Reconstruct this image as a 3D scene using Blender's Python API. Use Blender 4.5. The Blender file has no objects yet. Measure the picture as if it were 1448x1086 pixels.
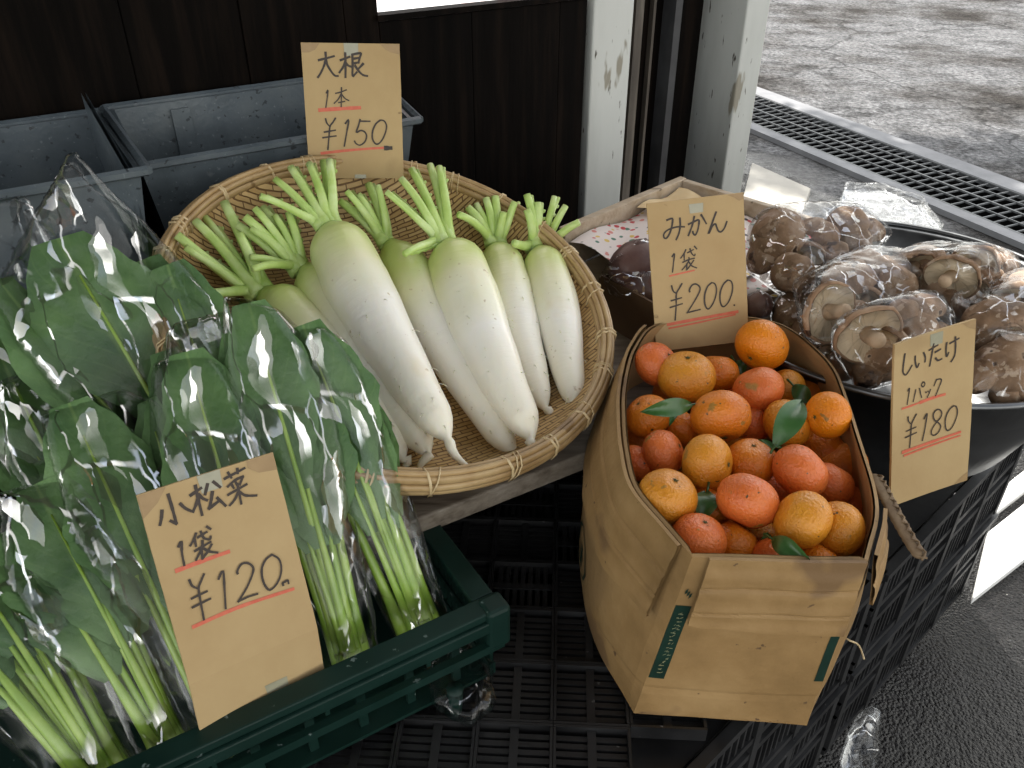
import bpy, bmesh, math, random
import numpy as np
from mathutils import Vector, Matrix, noise
R = math.radians
scene = bpy.context.scene
COL = scene.collection
# ------------------------------------------------------------------ camera
F, PITCH, CZ = 1200.0, R(33.5), 1.35
cam_d = bpy.data.cameras.new('camera'); cam = bpy.data.objects.new('camera', cam_d); COL.objects.link(cam)
cam.location = (0, 0, CZ); cam.rotation_euler = (R(90) - PITCH, 0, 0)
cam_d.sensor_width = 36; cam_d.lens = 36 * F / 1448; cam_d.clip_start = .02; cam_d.clip_end = 400
scene.camera = cam
# ------------------------------------------------------------------ sky, sun, exposure
SUN_EL, SUN_H = R(47), Vector((-.10, .995, 0)).normalized()
w = bpy.data.worlds.new('World'); scene.world = w; w.use_nodes = True
nt = w.node_tree; nt.nodes.clear()
sky = nt.nodes.new('ShaderNodeTexSky'); sky.sky_type = 'NISHITA'; sky.sun_disc = False
sky.sun_elevation = SUN_EL; sky.sun_rotation = math.atan2(SUN_H.x, SUN_H.y)
bg = nt.nodes.new('ShaderNodeBackground'); bg.inputs[1].default_value = .15
wo = nt.nodes.new('ShaderNodeOutputWorld')
# broken cloud added to the sky: patches that turn its blue light neutral
wtc = nt.nodes.new('ShaderNodeTexCoord'); wnz = nt.nodes.new('ShaderNodeTexNoise'); wnz.inputs['Scale'].default_value = 2.2; wnz.inputs['Detail'].default_value = 6
wmr = nt.nodes.new('ShaderNodeMapRange'); wmr.inputs[1].default_value = .34; wmr.inputs[2].default_value = .56; wmr.inputs[3].default_value = .60; wmr.inputs[4].default_value = 1
wbw = nt.nodes.new('ShaderNodeRGBToBW'); wtint = nt.nodes.new('ShaderNodeMix'); wtint.data_type = 'RGBA'; wtint.blend_type = 'MULTIPLY'; wtint.inputs[0].default_value = 1; wtint.inputs[7].default_value = (1.20, 1.18, 1.12, 1)
wmx = nt.nodes.new('ShaderNodeMix'); wmx.data_type = 'RGBA'
nt.links.new(wtc.outputs['Generated'], wnz.inputs['Vector']); nt.links.new(wnz.outputs[0], wmr.inputs[0]); nt.links.new(wmr.outputs[0], wmx.inputs[0])
nt.links.new(sky.outputs[0], wbw.inputs[0]); nt.links.new(wbw.outputs[0], wtint.inputs[6]); nt.links.new(sky.outputs[0], wmx.inputs[6]); nt.links.new(wtint.outputs[2], wmx.inputs[7])
nt.links.new(wmx.outputs[2], bg.inputs[0]); nt.links.new(bg.outputs[0], wo.inputs[0])
sun_d = bpy.data.lights.new('sun', 'SUN'); sun_d.energy = 2.2; sun_d.angle = R(.6); sun_d.color = (1, .95, .87)
sun = bpy.data.objects.new('sun', sun_d); COL.objects.link(sun)
sd = SUN_H * math.cos(SUN_EL) + Vector((0, 0, math.sin(SUN_EL)))
sun.rotation_euler = sd.to_track_quat('Z', 'Y').to_euler()
vs = scene.view_settings; vs.view_transform = 'Standard'; vs.look = 'None'; vs.gamma = 1; vs.exposure = 1.83
scene.cycles.max_bounces = 10; scene.cycles.transparent_max_bounces = 40; scene.cycles.glossy_bounces = 4
scene.cycles.caustics_reflective = False; scene.cycles.caustics_refractive = False
# ------------------------------------------------------------------ geometry of the view
FW = Vector((0, math.cos(PITCH), -math.sin(PITCH))); UPV = Vector((0, math.sin(PITCH), math.cos(PITCH))); RT = Vector((1, 0, 0))
O = Vector((0, 0, CZ))
def ray(x, y): return FW * F + RT * (x - 724) - UPV * (y - 543)
def pz(x, y, z): r = ray(x, y); return O + r * ((z - CZ) / r.z)
def pd(x, y, d): return O + ray(x, y).normalized() * d
def pp(x, y, p0, n): r = ray(x, y); return O + r * ((Vector(p0) - O).dot(n) / r.dot(n))
U = Vector((.855, .518, 0)).normalized(); V = Vector((U.y, -U.x, 0)); Z = Vector((0, 0, 1))
P0 = Vector((.23, 1.95, 0))
def Lp(u, v, z): return P0 + U * u + V * v + Z * z
def pw(x, y, v): return pp(x, y, P0 + V * v, V)
def px_of(p):
    d = Vector(p) - O; k = d.dot(FW); return 724 + F * d.x / k, 543 - F * d.dot(UPV) / k
# ------------------------------------------------------------------ materials
def mat(name, col, rough=.6, spec=.5, metal=0, cols=None, scale=8, detail=6, stretch=None, bump=0, bscale=40, bdetail=6, rand=False,
        spots=None, sss=0, coat=0, trans=0, rough2=None):
    m = bpy.data.materials.new(name); m.use_nodes = True
    t = m.node_tree; b = t.nodes['Principled BSDF']; N = t.nodes.new; K = t.links.new
    b.inputs['Roughness'].default_value = rough; b.inputs['Specular IOR Level'].default_value = spec
    b.inputs['Metallic'].default_value = metal; b.inputs['Base Color'].default_value = (*col, 1)
    tc = N('ShaderNodeTexCoord'); mp = N('ShaderNodeMapping'); K(tc.outputs['Object'], mp.inputs[0])
    if stretch: mp.inputs['Scale'].default_value = stretch
    vec = mp.outputs[0]
    if rand:
        oi = N('ShaderNodeObjectInfo'); ml = N('ShaderNodeMath'); ml.operation = 'MULTIPLY'; ml.inputs[1].default_value = 50
        K(oi.outputs['Random'], ml.inputs[0]); K(ml.outputs[0], mp.inputs['Location'])
    out = None
    if cols:
        nz = N('ShaderNodeTexNoise'); nz.inputs['Scale'].default_value = scale; nz.inputs['Detail'].default_value = detail
        nz.inputs['Roughness'].default_value = .6
        K(vec, nz.inputs['Vector']); cr = N('ShaderNodeValToRGB'); K(nz.outputs[0], cr.inputs[0])
        e = cr.color_ramp.elements; cs = [(.3, col)] + [(.3 + .4 * (i + 1) / len(cols), c) for i, c in enumerate(cols)]
        e[0].position, e[0].color = cs[0][0], (*cs[0][1], 1); e[1].position, e[1].color = cs[-1][0], (*cs[-1][1], 1)
        for p, c in cs[1:-1]: q = e.new(p); q.color = (*c, 1)
        out = cr.outputs[0]
        if rough2 is not None:
            mr = N('ShaderNodeMapRange'); K(nz.outputs[0], mr.inputs[0]); mr.inputs[1].default_value = .35; mr.inputs[2].default_value = .65
            mr.inputs[3].default_value = rough; mr.inputs[4].default_value = rough2; K(mr.outputs[0], b.inputs['Roughness'])
    if spots:
        for sc_, th, sc_col in spots:
            nz = N('ShaderNodeTexNoise'); nz.inputs['Scale'].default_value = sc_; nz.inputs['Detail'].default_value = 3; K(vec, nz.inputs['Vector'])
            mr = N('ShaderNodeMapRange'); mr.inputs[1].default_value = th; mr.inputs[2].default_value = th + .04; K(nz.outputs[0], mr.inputs[0])
            mx = N('ShaderNodeMix'); mx.data_type = 'RGBA'; K(mr.outputs[0], mx.inputs[0])
            if out: K(out, mx.inputs[6])
            else: mx.inputs[6].default_value = (*col, 1)
            mx.inputs[7].default_value = (*sc_col, 1); out = mx.outputs[2]
    if out: K(out, b.inputs['Base Color'])
    if bump:
        nb = N('ShaderNodeTexNoise'); nb.inputs['Scale'].default_value = bscale; nb.inputs['Detail'].default_value = bdetail; K(vec, nb.inputs['Vector'])
        bp = N('ShaderNodeBump'); bp.inputs['Strength'].default_value = bump; bp.inputs['Distance'].default_value = .003
        K(nb.outputs[0], bp.inputs['Height']); K(bp.outputs[0], b.inputs['Normal'])
    if sss:
        b.inputs['Subsurface Weight'].default_value = sss; b.inputs['Subsurface Radius'].default_value = (.6, .4, .2); b.inputs['Subsurface Scale'].default_value = .01
    if coat: b.inputs['Coat Weight'].default_value = coat; b.inputs['Coat Roughness'].default_value = .12
    if trans: b.inputs['Transmission Weight'].default_value = trans
    m['b'] = b.name
    return m
def nodes_of(m): return m.node_tree, m.node_tree.nodes['Principled BSDF'], m.node_tree.nodes.new, m.node_tree.links.new
M = {}
M['card'] = mat('cardboard', (.42, .29, .14), .75, .25, cols=[(.49, .355, .18)], scale=9, bump=.12, bscale=90, spots=[(38, .73, (.24, .16, .08)), (4, .60, (.33, .225, .11))], rand=True)
M['box'] = mat('box_cardboard', (.21, .125, .047), .62, .35, cols=[(.30, .182, .072), (.38, .242, .105)], scale=9, detail=10, bump=.4, bscale=60, spots=[(70, .71, (.12, .07, .035)), (7, .60, (.20, .12, .055)), (3, .56, (.27, .17, .075))])
M['boxin'] = mat('box_cardboard_inside', (.34, .21, .09), .75, .25, cols=[(.43, .28, .13)], scale=6, bump=.2, bscale=50)
M['ink'] = mat('marker_ink', (.025, .018, .014), .5, .4, cols=[(.05, .032, .022)], scale=120)
M['red'] = mat('red_marker', (.55, .10, .055), .5, .4, cols=[(.62, .16, .085)], scale=150)
M['tape'] = mat('sticky_tape', (.30, .29, .20), .25, .5, cols=[(.36, .34, .24)], scale=60)
M['stain'] = mat('old_tape_mark', (.30, .19, .08), .45, .5, cols=[(.36, .235, .105)], scale=60)
M['bamboo'] = mat('bamboo', (.26, .155, .06), .42, .5, cols=[(.40, .265, .12), (.50, .36, .18)], scale=14, bump=.15, bscale=80, spots=[(22, .66, (.22, .13, .05))])
M['bind'] = mat('bamboo_binding', (.52, .38, .19), .45, .5, cols=[(.66, .53, .32)], scale=60)
M['stalkw'] = mat('cut_stalk', (.36, .52, .12), .38, .5, cols=[(.47, .62, .19), (.58, .70, .32)], scale=22, bump=.1, sss=.15, rand=True)
M['green_plastic'] = mat('green_plastic', (.003, .016, .012), .42, .3, cols=[(.005, .025, .019)], scale=12, bump=.12, bscale=70, spots=[(75, .70, (.12, .16, .15))], rough2=.55)
M['black'] = mat('black_plastic', (.009, .009, .0095), .32, .5, cols=[(.018, .018, .019)], scale=11, bump=.15, bscale=60, spots=[(95, .72, (.10, .10, .10))], rough2=.6)
M['steel'] = mat('bowl_steel', (.12, .125, .13), .3, .5, 1, cols=[(.19, .195, .2)], scale=16, bump=.05, rough2=.4)
M['post'] = mat('post_paint', (.42, .43, .40), .5, .5, cols=[(.52, .53, .50), (.57, .58, .55)], scale=5, stretch=(1, 1, .25), bump=.2, bscale=30, spots=[(80, .665, (.06, .05, .035)), (24, .67, (.26, .24, .19))])
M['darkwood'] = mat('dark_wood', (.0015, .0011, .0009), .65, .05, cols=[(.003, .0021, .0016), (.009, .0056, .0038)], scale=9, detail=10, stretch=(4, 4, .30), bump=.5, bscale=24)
M['tub'] = mat('grey_plastic_tub', (.055, .07, .08), .34, .5, cols=[(.085, .105, .12), (.115, .135, .145)], scale=9, bump=.25, bscale=120, spots=[(85, .64, (.035, .042, .048)), (150, .66, (.15, .175, .19)), (17, .68, (.17, .19, .20))])
M['plank'] = mat('weathered_plank', (.10, .08, .06), .6, .4, cols=[(.19, .16, .125), (.25, .22, .18)], scale=8, stretch=(1, 8, 8), bump=.6, bscale=20)
M['palewood'] = mat('pale_wood', (.34, .26, .17), .6, .4, cols=[(.45, .36, .26), (.50, .42, .32)], scale=7, stretch=(1, 7, 7), bump=.3, bscale=30, spots=[(15, .68, (.16, .12, .08))])
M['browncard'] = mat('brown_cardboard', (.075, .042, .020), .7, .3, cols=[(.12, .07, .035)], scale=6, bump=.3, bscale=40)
M['root'] = mat('purple_root', (.075, .035, .035), .5, .4, cols=[(.13, .07, .055), (.20, .13, .09)], scale=10, bump=.4, bscale=40)
M['concrete'] = mat('concrete', (.22, .225, .24), .9, .1, cols=[(.32, .325, .34)], scale=6, bump=.5, bscale=60)
M['galv'] = mat('galvanised_steel', (.13, .135, .14), .6, .2, .3, cols=[(.20, .21, .22)], scale=20, bump=.1)
M['pit_shade'] = mat('drain_shade', (.002, .002, .002), 1, 0, cols=[(.004, .004, .004)], scale=10)
M['foam'] = mat('sun_patch_white', (.72, .72, .71), .5, .4, cols=[(.80, .80, .78)], scale=9, bump=.3, bscale=120)  # white for the slabs that stand in for sunlit patches
M['roof'] = mat('roof_boards', (.10, .085, .07), .7, .3, cols=[(.16, .13, .11)], scale=6, bump=.3)
M['cap'] = mat('shiitake_cap', (.16, .095, .055), .7, .25, cols=[(.29, .182, .108), (.43, .30, .20)], scale=26, detail=9, bump=.8, bscale=48, spots=[(60, .60, (.46, .34, .24)), (30, .64, (.07, .04, .025))], rand=True)
M['gill'] = mat('shiitake_gills', (.55, .43, .28), .7, .3, cols=[(.70, .58, .41)], scale=20, bump=.3, bscale=90, rand=True)
t_, b_, N_, K_ = nodes_of(M['gill'])   # fine dark gill lines fanning out from the stem
uv_ = N_('ShaderNodeUVMap'); mp_ = N_('ShaderNodeMapping'); mp_.inputs['Scale'].default_value = (46, 1.2, 1); K_(uv_.outputs[0], mp_.inputs[0])
nz_ = N_('ShaderNodeTexNoise'); nz_.inputs['Scale'].default_value = 1; nz_.inputs['Detail'].default_value = 3; K_(mp_.outputs[0], nz_.inputs['Vector'])
mr_ = N_('ShaderNodeMapRange'); K_(nz_.outputs[0], mr_.inputs[0]); mr_.inputs[1].default_value = .52; mr_.inputs[2].default_value = .74; mr_.inputs[4].default_value = .6
mx_ = N_('ShaderNodeMix'); mx_.data_type = 'RGBA'; K_(mr_.outputs[0], mx_.inputs[0]); K_(b_.inputs['Base Color'].links[0].from_socket, mx_.inputs[6]); mx_.inputs[7].default_value = (.16, .10, .055, 1); K_(mx_.outputs[2], b_.inputs['Base Color'])
M['mstem'] = mat('shiitake_stem', (.38, .26, .16), .65, .3, cols=[(.55, .42, .29)], scale=30, bump=.4, bscale=90, rand=True)
M['mleaf'] = mat('mandarin_leaf', (.022, .075, .016), .4, .5, cols=[(.045, .125, .028)], scale=20, bump=.2, coat=.2)
M['calyx'] = mat('mandarin_calyx', (.05, .075, .02), .7, .3, cols=[(.13, .10, .04)], scale=90)
for k, a, b_ in (('mo', (.60, .150, .008), (.70, .225, .014)), ('mr', (.60, .115, .024), (.69, .180, .034)), ('my', (.56, .195, .012), (.68, .285, .022)), ('mb', (.70, .195, .005), (.78, .255, .008))):
    M[k] = mat('mandarin_peel_' + {'mo': 'orange', 'mr': 'reddish', 'my': 'yellowish', 'mb': 'bright'}[k], a, .36, .5, cols=[b_], scale=22, bump=.6, bscale=300, bdetail=2, rand=True,
               spots=[(48, .665, (.34, .17, .03)), (110, .70, (.07, .05, .02)), (18, .68, (.40, .21, .05))], sss=.1)
# daikon: green shoulder fading into white along the root (local z: 0 crown .. 1 tip, through a generated UV)
def daikon_mat():
    m = mat('daikon_skin', (.8, .78, .68), .34, .5, bump=.22, bscale=45, sss=.18, coat=.12); t, b, N, K = nodes_of(m)
    uv = N('ShaderNodeUVMap'); sp = N('ShaderNodeSeparateXYZ'); K(uv.outputs[0], sp.inputs[0])
    tc = N('ShaderNodeTexCoord'); nz = N('ShaderNodeTexNoise'); nz.inputs['Scale'].default_value = 9; K(tc.outputs['Object'], nz.inputs['Vector'])
    ad = N('ShaderNodeMath'); ad.operation = 'MULTIPLY_ADD'; K(nz.outputs[0], ad.inputs[0]); ad.inputs[1].default_value = .28; K(sp.outputs[1], ad.inputs[2])
    cr = N('ShaderNodeValToRGB'); K(ad.outputs[0], cr.inputs[0]); e = cr.color_ramp.elements
    e[0].position, e[0].color = .14, (.44, .55, .13, 1); e[1].position, e[1].color = .58, (.86, .84, .76, 1)
    for p, c in ((.27, (.58, .64, .25)), (.38, (.74, .73, .47)), (1.1, (.86, .81, .66))): q = e.new(min(1, p)); q.color = (*c, 1)
    cur = cr.outputs[0]
    for sc_, th, wd_, colr, amt in ((70, .69, .06, (.42, .31, .17, 1), .75), (190, .71, .05, (.38, .27, .15, 1), .6), (11, .60, .14, (.74, .64, .42, 1), .55)):
        n2 = N('ShaderNodeTexNoise'); n2.inputs['Scale'].default_value = sc_; n2.inputs['Detail'].default_value = 3; K(tc.outputs['Object'], n2.inputs['Vector'])
        mr = N('ShaderNodeMapRange'); K(n2.outputs[0], mr.inputs[0]); mr.inputs[1].default_value = th; mr.inputs[2].default_value = th + wd_; mr.inputs[4].default_value = amt
        mx = N('ShaderNodeMix'); mx.data_type = 'RGBA'; K(mr.outputs[0], mx.inputs[0]); K(cur, mx.inputs[6]); mx.inputs[7].default_value = colr; cur = mx.outputs[2]
    mp = N('ShaderNodeMapping'); mp.inputs['Scale'].default_value = (2.2, 42, 1); K(uv.outputs[0], mp.inputs[0])   # shallow rings round the root
    n3 = N('ShaderNodeTexNoise'); n3.inputs['Scale'].default_value = 1.3; n3.inputs['Detail'].default_value = 4; K(mp.outputs[0], n3.inputs['Vector'])
    b2 = N('ShaderNodeBump'); b2.inputs['Strength'].default_value = .35; b2.inputs['Distance'].default_value = .003; K(n3.outputs[0], b2.inputs['Height'])
    K(b.inputs['Normal'].links[0].from_socket, b2.inputs['Normal']); K(b2.outputs[0], b.inputs['Normal'])
    K(cur, b.inputs['Base Color']); return m
M['daikon'] = daikon_mat()
# leaf: midrib and side veins from the leaf's own UVs
def leaf_mat():
    m = mat('komatsuna_leaf', (.02, .07, .02), .46, .4, bump=.8, bscale=95, rand=True); t, b, N, K = nodes_of(m)
    uv = N('ShaderNodeUVMap'); sp = N('ShaderNodeSeparateXYZ'); K(uv.outputs[0], sp.inputs[0])
    def ma(op, a, b2=None, c=None):
        n = N('ShaderNodeMath'); n.operation = op
        for i, x in enumerate((a, b2, c)):
            if x is None: continue
            if isinstance(x, (int, float)): n.inputs[i].default_value = x
            else: K(x, n.inputs[i])
        return n.outputs[0]
    d = ma('ABSOLUTE', ma('SUBTRACT', sp.outputs[0], .5))
    rib = N('ShaderNodeMapRange'); K(d, rib.inputs[0]); rib.inputs[1].default_value = .012; rib.inputs[2].default_value = .05; rib.inputs[3].default_value = 1; rib.inputs[4].default_value = 0
    v = ma('FRACT', ma('MULTIPLY', ma('SUBTRACT', sp.outputs[1], ma('MULTIPLY', d, .75)), 7.5))
    v2 = N('ShaderNodeMapRange'); K(ma('ABSOLUTE', ma('SUBTRACT', v, .5)), v2.inputs[0]); v2.inputs[1].default_value = .02; v2.inputs[2].default_value = .09; v2.inputs[3].default_value = .20; v2.inputs[4].default_value = 0
    tc = N('ShaderNodeTexCoord'); nz = N('ShaderNodeTexNoise'); nz.inputs['Scale'].default_value = 16; nz.inputs['Detail'].default_value = 5; K(tc.outputs['Object'], nz.inputs['Vector'])
    cr = N('ShaderNodeValToRGB'); K(nz.outputs[0], cr.inputs[0]); e = cr.color_ramp.elements
    e[0].position, e[0].color = .3, (.070, .150, .055, 1); e[1].position, e[1].color = .72, (.165, .300, .105, 1)
    mx = N('ShaderNodeMix'); mx.data_type = 'RGBA'; K(ma('MAXIMUM', rib.outputs[0], v2.outputs[0]), mx.inputs[0]); K(cr.outputs[0], mx.inputs[6]); mx.inputs[7].default_value = (.19, .32, .11, 1)
    K(mx.outputs[2], b.inputs['Base Color'])
    tr = N('ShaderNodeBsdfTranslucent'); tr.inputs[0].default_value = (.12, .26, .03, 1)
    ms = N('ShaderNodeMixShader'); ms.inputs[0].default_value = .22; K(b.outputs[0], ms.inputs[1]); K(tr.outputs[0], ms.inputs[2])
    K(ms.outputs[0], t.nodes['Material Output'].inputs[0]); return m
M['leaf'] = leaf_mat()
M['stalk'] = mat('komatsuna_stalk', (.20, .36, .035), .34, .5, cols=[(.30, .47, .065), (.43, .58, .13)], scale=18, bump=.15, bscale=40, sss=.1, coat=.2, rand=True)
def film_mat(name, tilt, sc, gain, tint=(.985, .99, .99), rough=.06, base=.0, stretch=(1, 1, 1)):
    """thin clear film: transparent, with crisp facet-like glints painted in by masks of extra gloss"""
    m = bpy.data.materials.new(name); m.use_nodes = True; t = m.node_tree; t.nodes.clear(); N = t.nodes.new; K = t.links.new
    out = N('ShaderNodeOutputMaterial'); tr = N('ShaderNodeBsdfTransparent'); tr.inputs[0].default_value = (*tint, 1)
    gl = N('ShaderNodeBsdfGlossy'); gl.inputs['Roughness'].default_value = rough; gl.inputs[0].default_value = (1, 1, 1, 1)
    tc = N('ShaderNodeTexCoord'); n1 = N('ShaderNodeTexNoise'); n1.inputs['Scale'].default_value = sc * .35; n1.inputs['Detail'].default_value = 3
    K(tc.outputs['Object'], n1.inputs['Vector'])
    mp = N('ShaderNodeMapping'); mp.inputs['Scale'].default_value = stretch
    mxv = N('ShaderNodeMix'); mxv.data_type = 'VECTOR'; mxv.inputs[0].default_value = .045; K(tc.outputs['Object'], mxv.inputs[4]); K(n1.outputs['Color'], mxv.inputs[5]); K(mxv.outputs[1], mp.inputs[0])
    ge = N('ShaderNodeNewGeometry'); acc = ge.outputs['Normal']; cells = []
    def mathn(op, a, b2=None, c=None, clamp=False):
        n = N('ShaderNodeMath'); n.operation = op; n.use_clamp = clamp
        for i, x in enumerate((a, b2, c)):
            if x is None: continue
            if isinstance(x, (int, float)): n.inputs[i].default_value = x
            else: K(x, n.inputs[i])
        return n.outputs[0]
    def rng(x, a, b2, c, d):
        n = N('ShaderNodeMapRange'); K(x, n.inputs[0])
        for i, q in enumerate((a, b2, c, d)): n.inputs[i + 1].default_value = q
        return n.outputs[0]
    for k, (f, amt) in enumerate(((1.0, tilt), (2.6, tilt * .6))):
        vo = N('ShaderNodeTexVoronoi'); vo.feature = 'F1'; vo.inputs['Scale'].default_value = sc * f; K(mp.outputs[0], vo.inputs['Vector'])
        sb = N('ShaderNodeVectorMath'); sb.operation = 'SUBTRACT'; K(vo.outputs['Color'], sb.inputs[0]); sb.inputs[1].default_value = (.5, .5, .5)
        mu = N('ShaderNodeVectorMath'); mu.operation = 'SCALE'; K(sb.outputs[0], mu.inputs[0]); mu.inputs['Scale'].default_value = amt
        ad = N('ShaderNodeVectorMath'); ad.operation = 'ADD'; K(acc, ad.inputs[0]); K(mu.outputs[0], ad.inputs[1]); acc = ad.outputs[0]
        sp = N('ShaderNodeSeparateColor'); K(vo.outputs['Color'], sp.inputs[0]); cells.append(rng(sp.outputs[0], .86, .89, 0, 1))
    nm = N('ShaderNodeVectorMath'); nm.operation = 'NORMALIZE'; K(acc, nm.inputs[0]); K(nm.outputs[0], gl.inputs['Normal'])
    # thin bright glint lines, painted as extra gloss along cell edges
    ve = N('ShaderNodeTexVoronoi'); ve.feature = 'DISTANCE_TO_EDGE'; ve.inputs['Scale'].default_value = sc * .62; K(mp.outputs[0], ve.inputs['Vector'])
    n3 = N('ShaderNodeTexNoise'); n3.inputs['Scale'].default_value = 13; n3.inputs['Detail'].default_value = 2; K(tc.outputs['Object'], n3.inputs['Vector'])
    area = rng(n3.outputs[0], .40, .56, 0, 1)
    glint_line = mathn('MULTIPLY', rng(ve.outputs[0], .008, .022, 1, 0), rng(n3.outputs[0], .40, .52, 0, 1))
    fr = N('ShaderNodeFresnel'); fr.inputs[0].default_value = 1.45
    g0 = N('ShaderNodeBsdfGlossy'); g0.inputs['Roughness'].default_value = .12   # the taut film itself
    m0 = N('ShaderNodeMixShader'); K(mathn('MINIMUM', mathn('MULTIPLY', fr.outputs[0], gain), .45), m0.inputs[0]); K(tr.outputs[0], m0.inputs[1]); K(g0.outputs[0], m0.inputs[2])
    v = mathn('MULTIPLY', mathn('MULTIPLY', cells[0], area), max(0, .19 + base))
    v = mathn('MULTIPLY_ADD', mathn('MULTIPLY', cells[1], area), max(0, .36 + base), v)
    v = mathn('MULTIPLY_ADD', glint_line, max(0, .48 + base), v)
    mi = mathn('MINIMUM', v, .62)
    ms = N('ShaderNodeMixShader'); K(mi, ms.inputs[0]); K(m0.outputs[0], ms.inputs[1]); K(gl.outputs[0], ms.inputs[2]); K(ms.outputs[0], out.inputs[0])
    return m
M['film'] = film_mat('clear_bag_film', .85, 30, .75, stretch=(1, 1, .30), rough=.09)
M['pack'] = film_mat('pack_film', .7, 34, .6, rough=.09, base=-.17, tint=(.99, .99, .99))
M['wrap'] = film_mat('crumpled_plastic', .7, 40, .5, (.97, .98, .985), .12, -.15)
def weave_mat():
    m = mat('bamboo_weave', (.4, .25, .1), .5, .45); t, b, N, K = nodes_of(m)
    tc = N('ShaderNodeTexCoord'); nz = N('ShaderNodeTexNoise'); nz.inputs['Scale'].default_value = 14; K(tc.outputs['Object'], nz.inputs['Vector'])
    mxv = N('ShaderNodeMix'); mxv.data_type = 'VECTOR'; mxv.inputs[0].default_value = .012; K(tc.outputs['Object'], mxv.inputs[4]); K(nz.outputs['Color'], mxv.inputs[5])
    br = N('ShaderNodeTexBrick'); K(mxv.outputs[1], br.inputs['Vector']); br.offset = .5; br.inputs['Scale'].default_value = 1
    br.inputs['Brick Width'].default_value = .026; br.inputs['Row Height'].default_value = .0062; br.inputs['Mortar Size'].default_value = .0011; br.inputs['Mortar Smooth'].default_value = .6
    br.inputs['Color1'].default_value = (.46, .29, .11, 1); br.inputs['Color2'].default_value = (.64, .44, .20, 1); br.inputs['Mortar'].default_value = (.17, .09, .03, 1)
    K(br.outputs[0], b.inputs['Base Color'])
    bp = N('ShaderNodeBump'); bp.invert = True; bp.inputs['Strength'].default_value = .8; bp.inputs['Distance'].default_value = .002; K(br.outputs['Fac'], bp.inputs['Height']); K(bp.outputs[0], b.inputs['Normal'])
    return m
M['weave'] = weave_mat()
def print_mat():   # paper printed with small scattered fruit and flower marks
    m = mat('printed_paper', (.75, .7, .66), .5, .4); t, b, N, K = nodes_of(m)
    tc = N('ShaderNodeTexCoord'); vo = N('ShaderNodeTexVoronoi'); vo.inputs['Scale'].default_value = 62; K(tc.outputs['Object'], vo.inputs['Vector'])
    hs = N('ShaderNodeValToRGB'); sp = N('ShaderNodeSeparateColor'); K(vo.outputs['Color'], sp.inputs[0]); K(sp.outputs[0], hs.inputs[0])
    e = hs.color_ramp.elements; hs.color_ramp.interpolation = 'CONSTANT'; e[0].position, e[0].color = 0, (.55, .06, .07, 1); e[1].position, e[1].color = .8, (.05, .05, .06, 1)
    for p, c in ((.3, (.65, .25, .22)), (.5, (.08, .20, .14)), (.65, (.7, .5, .12))): q = e.new(p); q.color = (*c, 1)
    mr = N('ShaderNodeMapRange'); K(vo.outputs['Distance'], mr.inputs[0]); mr.inputs[1].default_value = .30; mr.inputs[2].default_value = .36; mr.inputs[3].default_value = 1; mr.inputs[4].default_value = 0
    mx = N('ShaderNodeMix'); mx.data_type = 'RGBA'; K(mr.outputs[0], mx.inputs[0]); mx.inputs[6].default_value = (.78, .70, .66, 1); K(hs.outputs[0], mx.inputs[7]); K(mx.outputs[2], b.inputs['Base Color'])
    return m
M['print'] = print_mat()
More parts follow.
